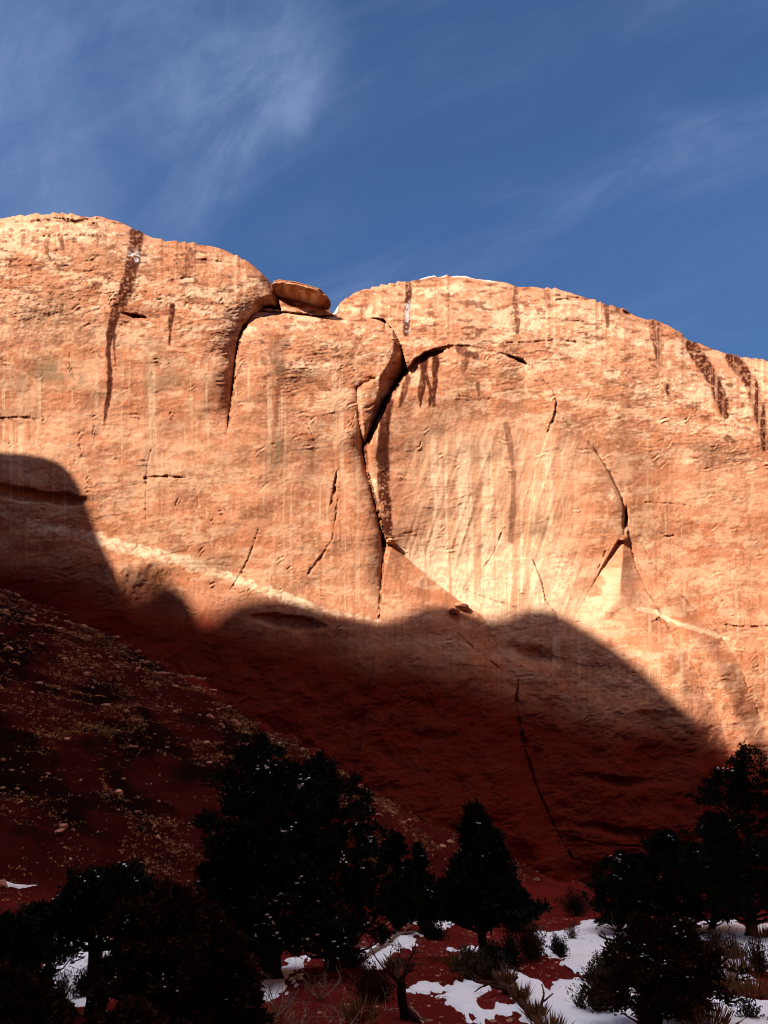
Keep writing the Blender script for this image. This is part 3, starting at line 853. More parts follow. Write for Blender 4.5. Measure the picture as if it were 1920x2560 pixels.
def sky_block_wall(name, pts, height, thick, label):
    """a high fin added beyond the frame to block part of the sky light"""
    p = np.array(pts, float); n = 120
    seg = np.r_[0, np.cumsum(np.hypot(np.diff(p[:, 0]), np.diff(p[:, 1])))]; seg /= seg[-1]
    xs = np.linspace(0, 1, n)
    cx, cy = np.interp(xs, seg, p[:, 0]), np.interp(xs, seg, p[:, 1])
    tx, ty = np.gradient(cx), np.gradient(cy); L = np.hypot(tx, ty); nx, ny = -ty / L, tx / L
    hz = height * (0.85 + 0.3 * fbm(xs * 7, xs * 0 + height, 3, 210))
    rows = []
    for off, fz in [(-1.2, -1.0), (-1, 0.3), (-0.85, 0.75), (-0.5, 0.96), (0, 1.0), (0.5, 0.96), (0.85, 0.75), (1, 0.3), (1.2, -1)]:
        j = 1.5 * (fbm(xs * 20, xs * 0 + off * 5, 3, 220) - 0.5)
        rows.append(np.stack([cx + nx * (off * thick + j), cy + ny * (off * thick + j), np.where(fz >= 0, -12 + (hz + 12) * fz, -14) + 0 * xs], -1))
    rows = np.array(rows)
    me = make_mesh(name, rows, grid_quads(rows.shape[0], rows.shape[1]))
    link(name, me, ROCK_PLAIN, kind="structure", label=label, category="canyon wall")  # added wall out of view, there to block sky light


sky_block_wall("sky_block_wall", [(30, -90), (60, -70), (84, -40), (98, 0), (116, 40), (136, 66)], 95, 12, "unseen high sandstone wall added opposite the sun to block sky light")  # added out of view to keep sky light off the shaded rock


# ---------------------------------------------------------------- boulders
def boulder(name, centre, radii, tilt, seed, label, mat=ROCK_PLAIN, lump=0.18, yaw=0.0, n=48, power=1.0):
    th = np.linspace(0, 2 * np.pi, n * 2, endpoint=False)[None, :]
    ph = np.linspace(0, np.pi, n)[:, None]
    x, y, z = np.sin(ph) * np.cos(th), np.sin(ph) * np.sin(th), np.cos(ph) + 0 * th
    sg = lambda q: np.sign(q) * np.abs(q) ** power
    z = z + 0 * x
    r = 1 - 0.10 * ss(0.35, 0.5, fbm(z * 3.2 + 5, x * 0.4 + 5, 3, seed + 3)) + 0.16 * (fbm(x * 3 + 20, z * 4 + y * 2 + 20, 4, seed + 11) - 0.5) + lump * (fbm(x * 1.3 + z * 0.7 + 9, y * 1.3 + z + 9, 4, seed) - 0.5) * 2 + 0.10 * lump * (fbm(x * 6 + 30, z * 9 + 30, 3, seed + 7) - 0.5)
    v = np.stack([sg(x) * r * radii[0], sg(y) * r * radii[1], sg(z) * r * radii[2]], -1)
    c, s = math.cos(tilt), math.sin(tilt)
    v = np.stack([v[..., 0] * c - v[..., 2] * s, v[..., 1], v[..., 0] * s + v[..., 2] * c], -1)
    i = np.arange(n * n * 2).reshape(n, n * 2)
    j = np.roll(i, -1, 1)
    q = np.stack([i[:-1], i[1:], j[1:], j[:-1]], -1).reshape(-1, 4)
    me = make_mesh(name, v, q)
    o = link(name, me, mat, label=label, category="boulder")
    o.location = tuple(float(a) for a in centre)
    o.rotation_euler = (0, 0, yaw)
    return o


def at(px, py, d):
    a, b = ray(px, py)
    if d < 1: d = float(cliff_point(px, py + 6)[1]) - d
    return np.array([a * d, d, b * d])


mpp = 64.5 / FPX / 1.06
boulder("capstone", at(748, 738, 66.0), (96 * mpp, 2.0, 10.5 * mpp), -0.24, 301, "flat lens-shaped orange caprock perched in the notch of the skyline", power=0.70, lump=0.20)
boulder("ledge_boulder", at(977, 1354, 0.25), (14 * mpp, 0.5, 6.5 * mpp), -0.05, 311, "small pale boulder wedged at the foot of the dark streaked crack", lump=0.2)
boulder("shelf_boulder", at(1154, 1516, 0.15), (20 * mpp, 0.6, 8 * mpp), -0.22, 321, "upper of two flat dark stones stacked on the shelf at the shadow's edge")
boulder("shelf_boulder", at(1136, 1528, 0.15), (17 * mpp, 0.6, 8 * mpp), -0.12, 331, "lower left of two flat dark stones stacked on the shelf at the shadow's edge")
# ---------------------------------------------------------------- plants, snow and litter
class Acc:
    def __init__(self):
        self.v, self.q, self.t, self.n = [], [], [], 0

    def add(self, v, q=None, t=None):
        v = np.asarray(v, float).reshape(-1, 3)
        if q is not None and len(q): self.q.append(np.asarray(q).reshape(-1, 4) + self.n)
        if t is not None and len(t): self.t.append(np.asarray(t).reshape(-1, 3) + self.n)
        self.v.append(v); self.n += len(v)

    def mesh(self, name, smooth=False):
        return make_mesh(name, np.concatenate(self.v), np.concatenate(self.q) if self.q else None, np.concatenate(self.t) if self.t else None, smooth)


def tube(acc, pts, radii, n=6):
    pts = np.asarray(pts, float); m = len(pts)
    tan = np.gradient(pts, axis=0); tan /= np.linalg.norm(tan, axis=1, keepdims=True) + 1e-9
    ref = np.array([0.31, 0.87, 0.38]); a = np.cross(tan, ref); a /= np.linalg.norm(a, axis=1, keepdims=True) + 1e-9
    b = np.cross(tan, a)
    th = np.arange(n) * 2 * np.pi / n
    r = np.asarray(radii, float)[:, None, None]
    v = pts[:, None, :] + r * (a[:, None, :] * np.cos(th)[None, :, None] + b[:, None, :] * np.sin(th)[None, :, None])
    i = np.arange(m * n).reshape(m, n); j = np.roll(i, -1, 1)
    q = np.stack([i[:-1], j[:-1], j[1:], i[1:]], -1).reshape(-1, 4)
    acc.add(v, q)


def sprays(acc, c, d, L, W, R):
    """flat tapering needles sprays: base points c, directions d, lengths L, widths W"""
    n = len(c)
    d = d / (np.linalg.norm(d, axis=1, keepdims=True) + 1e-9)
    s = np.cross(d, R.normal(size=(n, 3))); s /= np.linalg.norm(s, axis=1, keepdims=True) + 1e-9
    L = np.asarray(L).reshape(-1, 1); W = np.asarray(W).reshape(-1, 1)
    v = np.stack([c - s * W * 0.35, c + d * L * 0.55 - s * W * 0.6, c + d * L, c + d * L * 0.55 + s * W * 0.6], 1)
    acc.add(v, np.arange(n * 4).reshape(n, 4))


ICO = None


def ico():
    global ICO
    if ICO is None:
        p = (1 + 5 ** 0.5) / 2
        v = np.array([(-1, p, 0), (1, p, 0), (-1, -p, 0), (1, -p, 0), (0, -1, p), (0, 1, p), (0, -1, -p), (0, 1, -p), (p, 0, -1), (p, 0, 1), (-p, 0, -1), (-p, 0, 1)], float)
        v /= np.linalg.norm(v[0])
        t = np.array([(0, 11, 5), (0, 5, 1), (0, 1, 7), (0, 7, 10), (0, 10, 11), (1, 5, 9), (5, 11, 4), (11, 10, 2), (10, 7, 6), (7, 1, 8), (3, 9, 4), (3, 4, 2), (3, 2, 6), (3, 6, 8), (3, 8, 9), (4, 9, 5), (2, 4, 11), (6, 2, 10), (8, 6, 7), (9, 8, 1)])
        ICO = (v, t)
    return ICO


def lumps(acc, c, r, R, flat=0.6):
    v0, t0 = ico()
    n = len(c)
    sc = np.asarray(r).reshape(-1, 1, 1) * R.uniform(0.6, 1.35, (n, 12, 1)) * np.concatenate([R.uniform(0.8, 1.5, (n, 1, 2)), np.full((n, 1, 1), flat)], 2)
    v = c[:, None, :] + v0[None] * sc
    t = t0[None] + (np.arange(n) * 12)[:, None, None]
    acc.add(v, None, t)


PROFILES = {
    'round': lambda h: np.sqrt(np.clip(1 - ((h - 0.42) / 0.60) ** 2, 0, 1)),
    'egg': lambda h: np.clip(np.sqrt(np.clip(1 - ((h - 0.30) / 0.72) ** 2, 0, 1)), 0, 1),
    'cone': lambda h: np.clip((1.02 - h), 0, 1) ** 0.75 * ss(-0.12, 0.10, h),
    'column': lambda h: np.clip(1.02 - h, 0, 1) ** 0.35 * ss(-0.2, 0.12, h),
    'dome': lambda h: np.sqrt(np.clip(1 - (h * 0.98) ** 2, 0, 1)),
}


def tree(name, base_px, top_px, half_px, label, category="tree", shape='egg', clumps=300, leaf=0.125, per=84, mat=None, seed=1, crown_from=0.12, group=None,
         snow=24, trunk_r=0.12, stems=1, lean=0.0, depth=None, leaders=10, sparse=1.0, depth_ratio=0.9):
    R = np.random.default_rng(seed)
    b = ground_at(*base_px) if depth is None else None
    if depth is not None:
        rx, rz = ray(*base_px); b = np.array([rx * depth, depth, float(terrain(rx * depth, depth))])
    tx, tz = ray(top_px[0], top_px[1])
    H = tz * b[1] - b[2]
    dx = tx * b[1] - b[0]
    Rm = half_px / FPX * math.hypot(b[1], b[2]) * 1.0
    root = empty(name, b, label, category, group)
    f = PROFILES[shape]
    z0 = crown_from * H
    # crown clumps
    N = int(clumps * 2.2)
    h = R.random(N); ang = R.random(N) * 2 * np.pi
    u = np.sqrt(R.random(N)) ** 0.8
    keep = R.random(N) < np.clip(f(h), 0.08, 1) ** 1.3
    h, ang, u = h[keep][:clumps], ang[keep][:clumps], u[keep][:clumps]
    lump = 0.30 + 1.30 * fbm(ang * 1.6 + seed, h * 7 + seed, 3, 400 + seed % 40)
    rad = f(h) * Rm * u * lump
    C = np.stack([rad * np.cos(ang), rad * np.sin(ang) * depth_ratio, z0 + h * (H - z0) * 0.95], 1)
    C[:, 0] += dx * (C[:, 2] / H)
    for k in range(leaders):                                        # uneven spires on the outline
        a = R.random() * 2 * np.pi; hh = R.uniform(0.55, 0.93); rr = float(f(np.array(hh))) * Rm * R.uniform(0.35, 0.95)
        m = R.integers(4, 8); zz = np.linspace(0, R.uniform(0.07, 0.14), m) * H
        P = np.stack([np.full(m, rr * math.cos(a)), np.full(m, rr * math.sin(a)), z0 + hh * (H - z0) * 0.93 + zz], 1) + R.normal(0, 0.04, (m, 3))
        P[:, 0] += dx * (P[:, 2] / H)
        C = np.concatenate([C, P])
    P = np.stack([R.normal(0, 0.05, 6) + dx, R.normal(0, 0.05, 6), H * np.linspace(0.90, 0.985, 6)], 1)
    C = np.concatenate([C, P])
    cr = R.uniform(0.5, 1.25, len(C)) * (0.085 * min(H, 2.5 * Rm) ** 0.75 + 0.04)
    crown = Acc()
    per = int(per * sparse)
    d = R.normal(size=(len(C), per, 3)); d[..., 2] = np.abs(d[..., 2]) * 0.9 + 0.15
    out = C - np.array([0, 0, 0.45 * H]); out[:, 2] *= 0.35
    out /= np.linalg.norm(out, axis=1, keepdims=True) + 1e-6
    d = d + 0.7 * out[:, None, :]
    d /= np.linalg.norm(d, axis=2, keepdims=True)
    start = C[:, None, :] + d * (cr[:, None, None] * R.uniform(0.0, 0.75, (len(C), per, 1))) + R.normal(0, 0.03, (len(C), per, 3))
    dd = d + R.normal(0, 0.45, d.shape)
    LL = leaf * R.uniform(0.5, 1.3, len(C) * per)
    sprays(crown, start.reshape(-1, 3), dd.reshape(-1, 3), LL, LL * R.uniform(0.16, 0.34, len(LL)), R)
    link("crown", crown.mesh("crown"), mat or NEEDLE, root)
    # trunk and limbs
    wood = Acc()
    for s_ in range(stems):
        a0 = R.random() * 6.28; off = (0.0 if stems == 1 else 0.35 * Rm)
        ex, ey = off * math.cos(a0), off * math.sin(a0)
        tt = np.linspace(0, 1, 12)
        wig = np.cumsum(R.normal(0, 0.025 * H / 4, (12, 2)), 0); wig -= wig[0]
        tp = np.stack([dx * tt * 0.85 + ex * tt ** 0.8 + wig[:, 0], ey * tt ** 0.8 + wig[:, 1], -0.25 + (0.86 * H + 0.25) * tt], 1)
        rr = trunk_r * (1.25 - 1.1 * tt ** 0.7); rr[0] *= 1.5
        tube(wood, tp, np.maximum(rr, 0.012), 8)
        sel = R.choice(len(C), min(len(C), int(46 / stems)), replace=False)
        for i in sel:
            hz = np.clip((C[i, 2] / H - R.uniform(0.10, 0.30)), max(0.10, crown_from * 0.95), 0.83) / 0.86
            s0 = np.array([np.interp(hz, tt, tp[:, 0]), np.interp(hz, tt, tp[:, 1]), np.interp(hz, tt, tp[:, 2])])
            e = C[i]; mid = (s0 + e) / 2 + R.normal(0, 0.08, 3) * H / 4 - np.array([0, 0, 0.04 * H])
            ts = np.linspace(0, 1, 7)[:, None]
            bp = (1 - ts) ** 2 * s0 + 2 * ts * (1 - ts) * mid + ts ** 2 * e + R.normal(0, 0.012, (7, 3)) * (ts > 0.1)
            tube(wood, bp, np.linspace(max(trunk_r * 0.30, 0.02), 0.008, 7), 5)
    link("trunk", wood.mesh("trunk", True), BARK, root)
    if snow:
        # thawing snow caught on the sprays that face the camera or the sky
        sc = C[R.permutation(len(C))]
        front = sc[(sc[:, 1] < 0.15 * Rm)][: max(3, snow // 2)]
        pts = []
        for c in front:
            m = R.integers(1, 6)
            pts.append(c + np.array([0, -0.5 * cr.mean(), 0.5 * cr.mean()]) + R.normal(0, 0.11, (m, 3)) * np.array([1, 0.6, 0.8]))
        pts = np.concatenate(pts)
        sn = Acc()
        pts = np.concatenate([pts, pts + R.normal(0, 0.06, pts.shape)])
        lumps(sn, pts, (0.010 + 0.042 * R.random(len(pts)) ** 2) * min(1.0, (b[1] / 21) ** 2), R, 0.5)
        link("snow_dusting", sn.mesh("snow_dusting"), SNOW, root, kind="stuff")
    return root


G_T = "junipers and pinyons at the cliff's foot"
tree("juniper_tree", (690, 2452), (652, 1848), 150, "big dark juniper dusted with snow, its crown the tallest left of centre", seed=3, clumps=520, snow=95, shape='egg', trunk_r=0.17, stems=2, group=G_T, leaders=8)
tree("juniper_tree", (838, 2425), (806, 1890), 122, "broad dark juniper joined to the right flank of the tallest snow-dusted one", seed=5, clumps=440, snow=46, shape='egg', trunk_r=0.15, group=G_T, leaders=8)
tree("juniper_tree", (570, 2440), (600, 2080), 95, "low dark juniper filling in below the tallest crown's left side", seed=8, clumps=300, snow=40, shape='egg', group=G_T)
tree("pinyon_tree", (992, 2335), (986, 2086), 44, "narrow upright pinyon standing just right of the big junipers", seed=12, clumps=170, snow=8, shape='column', leaf=0.14, group=G_T, leaders=3)
tree("pinyon_tree", (1062, 2330), (1047, 2122), 46, "small dark pinyon between the narrow upright one and the conical one", seed=15, clumps=160, snow=6, shape='cone', leaf=0.14, group=G_T, leaders=3)
tree("pinyon_tree", (1211, 2402), (1193, 2026), 104, "conical black pinyon with a bare lower trunk in front of the red slope", seed=18, clumps=360, snow=10, shape='cone', leaf=0.17, trunk_r=0.13, crown_from=0.24, group=G_T, leaders=9)
tree("juniper_tree", (1878, 2345), (1864, 1868), 132, "tall black juniper at the frame's right edge reaching the sunlit rock", seed=22, clumps=480, snow=36, shape='egg', trunk_r=0.17, group=G_T, leaders=9)
tree("juniper_tree", (1775, 2330), (1790, 2060), 70, "shorter dark juniper tucked against the left of the tall one at right", seed=25, clumps=240, snow=12, shape='egg', group=G_T)
tree("juniper_tree", (1668, 2335), (1664, 2080), 82, "rounded dark juniper in the middle of the three by the snow", seed=28, clumps=280, snow=16, shape='column', trunk_r=0.12, group=G_T, leaders=7)
tree("juniper_tree", (1548, 2335), (1548, 2136), 66, "smallest rounded dark juniper behind the snow patch with the dead branch", seed=31, clumps=200, snow=14, shape='round', trunk_r=0.10, group=G_T, leaders=6)
tree("juniper_tree", (1618, 2585), (1668, 2318), 118, "rusty brown juniper in the near right corner growing out of snow", seed=34, clumps=210, snow=60, shape='round', trunk_r=0.09, stems=4, mat=NEEDLE_BROWN, crown_from=0.20, group=G_T, sparse=0.85, leaf=0.11, leaders=12)
tree("juniper_tree", (455, 2600), (425, 2225), 125, "rusty near juniper in front of the tallest one, speckled with snow", seed=37, clumps=420, snow=36, shape='egg', mat=NEEDLE_BROWN, stems=2, group=G_T, leaf=0.12)
tree("juniper_tree", (232, 2545), (285, 2190), 118, "dark juniper with forked open trunk in front of the left snow patch", seed=41, clumps=250, snow=26, shape='round', trunk_r=0.12, stems=3, crown_from=0.55, group=G_T, sparse=0.8, leaf=0.12)
tree("juniper_tree", (128, 2490), (118, 2275), 70, "thin sparse young juniper with one slim trunk against left snow", seed=44, clumps=110, snow=12, shape='round', trunk_r=0.07, crown_from=0.34, group=G_T, sparse=0.5)
tree("juniper_tree", (20, 2600), (10, 2450), 105, "low rusty juniper cut by the bottom left corner of the view", seed=47, clumps=280, snow=10, shape='dome', mat=NEEDLE_BROWN, crown_from=0.02, group=G_T)
tree("juniper_tree", (20, 2530), (8, 2305), 84, "black juniper against the left edge below the red bank", seed=56, clumps=260, snow=10, shape='egg', crown_from=0.02, group=G_T)
tree("juniper_tree", (330, 2680), (320, 2540), 100, "squat rusty juniper low in front of the forked trunks", seed=50, clumps=200, snow=12, shape='dome', mat=NEEDLE_BROWN, crown_from=0.02, group=G_T)
tree("juniper_tree", (590, 2600), (560, 2330), 62, "upright rusty juniper sprig nearest below the low dark juniper", seed=53, clumps=170, snow=22, shape='column', mat=NEEDLE_BROWN, crown_from=0.05, group=G_T)


def shrub(px, py, half, high, label, seed, mat=SAGE, twig=DARKWOOD, leafy=1.0, name="sage_shrub", category="shrub", n=60, group="shrubs on the canyon floor", snow=0):
    R = np.random.default_rng(seed)
    b = ground_at(px, py)
    s_ = math.hypot(b[1], b[2]) / FPX
    W, Hh = half * s_, high * s_
    root = empty(name, b, label, category, group)
    wood, leaves = Acc(), Acc()
    tips = []
    for i in range(n):
        a = R.random() * 6.283; el = R.uniform(0.35, 1.45)
        d = np.array([math.cos(a) * math.cos(el) * W / max(Hh, 1e-3), math.sin(a) * math.cos(el) * W / max(Hh, 1e-3), math.sin(el)])
        L = Hh * R.uniform(0.55, 1.05)
        ts = np.linspace(0, 1, 5)[:, None]
        p = d * L * ts + np.cumsum(R.normal(0, 0.03 * Hh, (5, 3)), 0) * ts + np.array([0, 0, -0.03])
        tube(wood, p, np.linspace(0.007, 0.0025, 5), 4)
        tips.append(p[2:])
        if R.random() < 0.7:
            e = p[2] + (p[4] - p[2]) * 0.8 + R.normal(0, 0.16 * Hh, 3)
            tube(wood, np.array([p[2], (p[2] + e) / 2 + R.normal(0, 0.02 * Hh, 3), e]), [0.005, 0.003, 0.002], 4)
            tips.append(e[None])
    link("twig", wood.mesh("twig"), twig, root)
    T = np.concatenate(tips)
    if leafy > 0:
        m = int(14 * leafy)
        c = np.repeat(T, m, 0) + R.normal(0, 0.05 * Hh + 0.01, (len(T) * m, 3))
        d = R.normal(size=c.shape); d[:, 2] = np.abs(d[:, 2]) + 0.4
        L = R.uniform(0.03, 0.075, len(c))
        sprays(leaves, c, d, L, L * 0.35, R)
        link("leaves", leaves.mesh("leaves"), mat, root)
    if snow:
        sn = Acc(); k = R.integers(0, len(T), snow)
        lumps(sn, T[k] + np.array([0, -0.03, 0.02]), R.uniform(0.015, 0.04, snow), R, 0.7)
        link("snow_dusting", sn.mesh("snow_dusting"), SNOW, root, kind="stuff")
    return root


def grass_clump(px, py, half, high, label, seed, n=170, mat=STRAW, group="dry grass clumps on the canyon floor"):
    R = np.random.default_rng(seed)
    b = ground_at(px, py)
    s_ = math.hypot(b[1], b[2]) / FPX
    W, Hh = half * s_, high * s_
    acc = Acc()
    a = R.random(n) * 6.283; r = np.sqrt(R.random(n))
    c = np.stack([np.cos(a) * r * W * 0.5, np.sin(a) * r * W * 0.5, np.full(n, -0.02)], 1)
    d = np.stack([np.cos(a) * r * 0.9 * W / Hh, np.sin(a) * r * 0.9 * W / Hh, R.uniform(0.6, 1.2, n)], 1) + R.normal(0, 0.12, (n, 3))
    L = Hh * R.uniform(0.5, 1.1, n)
    sprays(acc, c, d, L, np.full(n, 0.010) + 0.012 * R.random(n), R)
    o = link("grass_clump", acc.mesh("grass_clump"), mat, label=label, category="grass clump", group=group)
    o.location = tuple(b)
    return o


shrub(1182, 2448, 50, 62, "dark sagebrush hugging the conical pinyon's trunk from the left", 60, n=90, leafy=1.2)
shrub(1232, 2440, 34, 58, "dark bush against the right of the conical pinyon's trunk", 61, n=70, leafy=1.4, mat=NEEDLE)
shrub(1278, 2428, 26, 70, "upright dark shrub at the left edge of the narrow snow tongue", 62, n=60, leafy=1.3, mat=NEEDLE)
shrub(1330, 2400, 40, 70, "bushy tan sagebrush right of the narrow snow tongue", 63, n=100, leafy=1.0)
shrub(1398, 2392, 22, 40, "small dark sprig at the left rim of the big snow field", 64, n=40, leafy=1.0, mat=NEEDLE)
shrub(1430, 2352, 22, 40, "bare twiggy tuft on top edge of the upper snow field", 65, n=40, leafy=0.2)
shrub(1525, 2462, 52, 60, "olive bush between two snow fields left of the rusty juniper", 66, n=100, leafy=1.2)
shrub(1500, 2540, 44, 90, "leaning brown bare shrub on snow left of the rusty juniper", 67, n=110, leafy=0.35)
shrub(1700, 2540, 66, 78, "low dark shrub under the rusty juniper's right side", 68, n=120, leafy=1.2, mat=NEEDLE, snow=16)
shrub(1835, 2405, 34, 62, "bare twiggy shrub poking through the right-hand snow", 69, n=80, leafy=0.15)
shrub(1900, 2440, 44, 80, "reddish bare shrub at the right edge above the brown grass", 70, n=100, leafy=0.25)
shrub(1790, 2375, 26, 40, "small dark shrub on the snow beneath the tall right juniper", 71, n=50, leafy=0.8)
shrub(140, 2292, 34, 36, "low dark bush on the red bank at left", 72, n=70, leafy=1.2, mat=NEEDLE)
shrub(56, 2300, 30, 30, "short grey bush near the thin snow strip at left", 73, n=60, leafy=0.8)
shrub(930, 2505, 60, 62, "rusty brush heap behind the bare dead tree", 74, n=110, leafy=0.7, mat=NEEDLE_BROWN)
shrub(870, 2420, 60, 40, "low rusty brush under the broad dark juniper", 75, n=90, leafy=0.7, mat=NEEDLE_BROWN)
shrub(1085, 2350, 40, 34, "dark low brush between the small pinyons and bare trunk", 76, n=70, leafy=1.3, mat=NEEDLE)
shrub(1290, 2330, 50, 46, "dark brush at the foot of the rubbly slope", 77, n=90, leafy=1.3, mat=NEEDLE)
shrub(1440, 2290, 60, 50, "dark brush beyond the upper snow field", 78, n=90, leafy=1.2, mat=NEEDLE)
shrub(1710, 2345, 60, 40, "dark undergrowth beneath the three junipers by the snow", 79, n=100, leafy=1.2, mat=NEEDLE)
for i, (x, y, hw, hh, lab, lf) in enumerate([
        (150, 2505, 30, 70, "bare dark shrub in front of the left snow patch, nearest the slim trunk", 0.2),
        (206, 2500, 34, 60, "leafy dark shrub hiding the foot of the forked trunks", 0.9),
        (250, 2470, 30, 80, "tall bare dark shrub right of the forked trunks", 0.3),
        (1452, 2530, 26, 44, "thin bare shrub poking out of the middle of the big lower snow field", 0.1),
        (1562, 2410, 30, 44, "bare dark shrub between the upper snow field and the rusty juniper", 0.4),
        (1875, 2555, 34, 50, "bare dark shrub in the snow at the bottom right corner", 0.2),
        (1730, 2440, 44, 50, "dark shrub pressed against the rusty juniper's right side", 0.9)]):
    shrub(x, y, hw, hh, lab, 160 + i, n=46, leafy=lf, mat=NEEDLE)
for i, (x, y, hw, hh, lab) in enumerate([
        (1152, 2432, 34, 46, "golden dry grass clump left of the sagebrush by the bare trunk"),
        (1268, 2470, 22, 46, "dry grass tuft along the upper end of the fallen log"),
        (1300, 2510, 22, 44, "dry grass tuft midway along the fallen log"),
        (1340, 2552, 24, 44, "dry grass tuft at the lower end of the fallen log"),
        (1848, 2440, 40, 60, "straw-coloured grass clump right of the rusty juniper in snow"),
        (1880, 2490, 60, 60, "wide brown grass clump between the right-hand snow fields"),
        (1800, 2470, 46, 50, "brown grass clump hanging over the small snow patches"),
        (1838, 2400, 26, 44, "tan grass tuft behind the bare twiggy shrub"),
        (1905, 2350, 26, 36, "brown grass tuft on the snow at the right edge"),
        (1770, 2575, 60, 70, "reddish grass clump at the bottom edge right of the near juniper"),
        (900, 2560, 46, 60, "pale dry grass clump at the bottom edge left of the dead tree"),
        (640, 2580, 60, 60, "brown dry grass clump at bottom below the big junipers"),
        (1375, 2590, 40, 50, "dry grass clump at the bottom edge beside the big snow field"),
        (980, 2420, 26, 26, "small rusty grass tuft on the eroded bank")]):
    grass_clump(x, y, hw, hh, lab, 90 + i)


def bare_branch(acc, R, p, d, L, r, depth, spread=0.55, up=0.12):
    m = 6
    pts = [np.array(p, float)]
    dd = np.array(d, float)
    for k in range(m):
        dd = dd + R.normal(0, 0.16, 3) + np.array([0, 0, up * 0.3]); dd /= np.linalg.norm(dd)
        pts.append(pts[-1] + dd * L / m)
    tube(acc, pts, np.linspace(r, r * 0.55, m + 1), 6)
    if depth > 0:
        for k in range(R.integers(2, 4)):
            i = R.integers(2, m + 1)
            nd = dd + R.normal(0, spread, 3); nd /= np.linalg.norm(nd)
            bare_branch(acc, R, pts[i], nd, L * R.uniform(0.5, 0.75), r * 0.5, depth - 1, spread, up)


# the bare dead tree in front
R = np.random.default_rng(501)
b = ground_at(1010, 2552)
root = empty("dead_tree", b, "small bare dead tree with upswept leafless branches near the bottom centre", "tree")
s_ = math.hypot(b[1], b[2]) / FPX
tr, br = Acc(), Acc()
Ht = 100 * s_
tp = np.stack([np.linspace(0.02, -0.05, 8), np.zeros(8), np.linspace(-0.15, Ht * 0.72, 8)], 1) + R.normal(0, 0.012, (8, 3))
tube(tr, tp, np.linspace(0.085, 0.075, 8) * 1.0, 9)
tube(tr, np.array([[0.02, 0, 0.15], [0.16, -0.1, 0.05], [0.34, -0.2, -0.08]]), [0.06, 0.045, 0.03], 7)
for k in range(9):
    a = k * 0.75 + R.normal(0, 0.2)
    d = np.array([math.cos(a) * 0.8, math.sin(a) * 0.6, 0.8])
    bare_branch(br, R, tp[-1] + np.array([0, 0, -0.12 * R.random()]), d, Ht * R.uniform(0.42, 0.62), 0.028, 2)
link("trunk", tr.mesh("trunk", True), BARK, root)
link("branch", br.mesh("branch", True), DARKWOOD, root)

# grey twiggy dead shrubs along the bottom
for i, (x, y, L, lab) in enumerate([(690, 2545, 70, "pale grey bare shrub with antler-like twigs at bottom, left one"),
                                    (800, 2500, 62, "pale grey bare shrub with antler-like twigs under the broad juniper"),
                                    (850, 2585, 60, "pale grey bare shrub rising from the bottom edge by the straw grass"),
                                    (745, 2590, 56, "pale grey bare shrub between the two antler-like ones at the bottom edge")]):
    R = np.random.default_rng(520 + i)
    b = ground_at(x, y); s_ = math.hypot(b[1], b[2]) / FPX
    acc = Acc()
    for k in range(8):
        a = R.random() * 6.28
        bare_branch(acc, R, (0, 0, -0.03), (math.cos(a) * 0.7, math.sin(a) * 0.7, 0.8), L * s_ * R.uniform(0.6, 1.0), 0.010, 2, 0.6)
    o = link("dead_shrub", acc.mesh("dead_shrub", True), DEADWOOD, label=lab, category="shrub", group="bare grey shrubs")
    o.location = tuple(b)

# fallen wood
def log(pix, r0, r1, label, seed, mat=DARKWOOD, name="fallen_log", twigs=5, lift=0.05):
    R = np.random.default_rng(seed)
    P = np.array([ground_at(*p) for p in pix])
    tt = np.linspace(0, 1, 14); src = np.linspace(0, 1, len(P))
    p = np.stack([np.interp(tt, src, P[:, c]) for c in range(3)], 1)
    p[:, 2] = terrain(p[:, 0], p[:, 1]) + lift
    p += R.normal(0, 0.02, p.shape)
    o0 = p[0].copy()
    acc = Acc()
    tube(acc, p - o0, np.linspace(r0, r1, 14) * R.uniform(0.85, 1.15, 14), 8)
    for k in range(twigs):
        i = R.integers(2, 13)
        d = R.normal(size=3); d[2] = abs(d[2]) * 0.7
        bare_branch(acc, R, p[i] - o0, d / np.linalg.norm(d), R.uniform(0.25, 0.6), r1 * 0.6, 1, 0.6)
    o = link(name, acc.mesh(name, True), mat, label=label, category="log")
    o.location = tuple(o0)


log([(1228, 2440), (1262, 2480), (1300, 2515), (1352, 2575)], 0.10, 0.06, "dark fallen log running from the conical pinyon's trunk to the bottom edge", 540, twigs=7)
log([(1502, 2348), (1530, 2362), (1556, 2358), (1592, 2352)], 0.03, 0.05, "crooked dark dead branch lying on the upper snow field", 541, name="fallen_branch", twigs=6, lift=0.12)
log([(1762, 2318), (1800, 2310), (1850, 2304)], 0.03, 0.02, "thin dead branch on snow beneath the tall right juniper", 542, name="fallen_branch", twigs=8, lift=0.10)
log([(905, 2410), (940, 2385), (975, 2362), (1000, 2340)], 0.06, 0.04, "weathered root along the crest of the eroded bank", 543, name="fallen_branch", twigs=9, mat=DEADWOOD, lift=0.10)
log([(1060, 2556), (1030, 2535), (990, 2532), (962, 2540)], 0.012, 0.008, "thin pale stick crossing behind the dead tree's trunk", 544, name="fallen_branch", twigs=2, mat=DEADWOOD, lift=0.05)

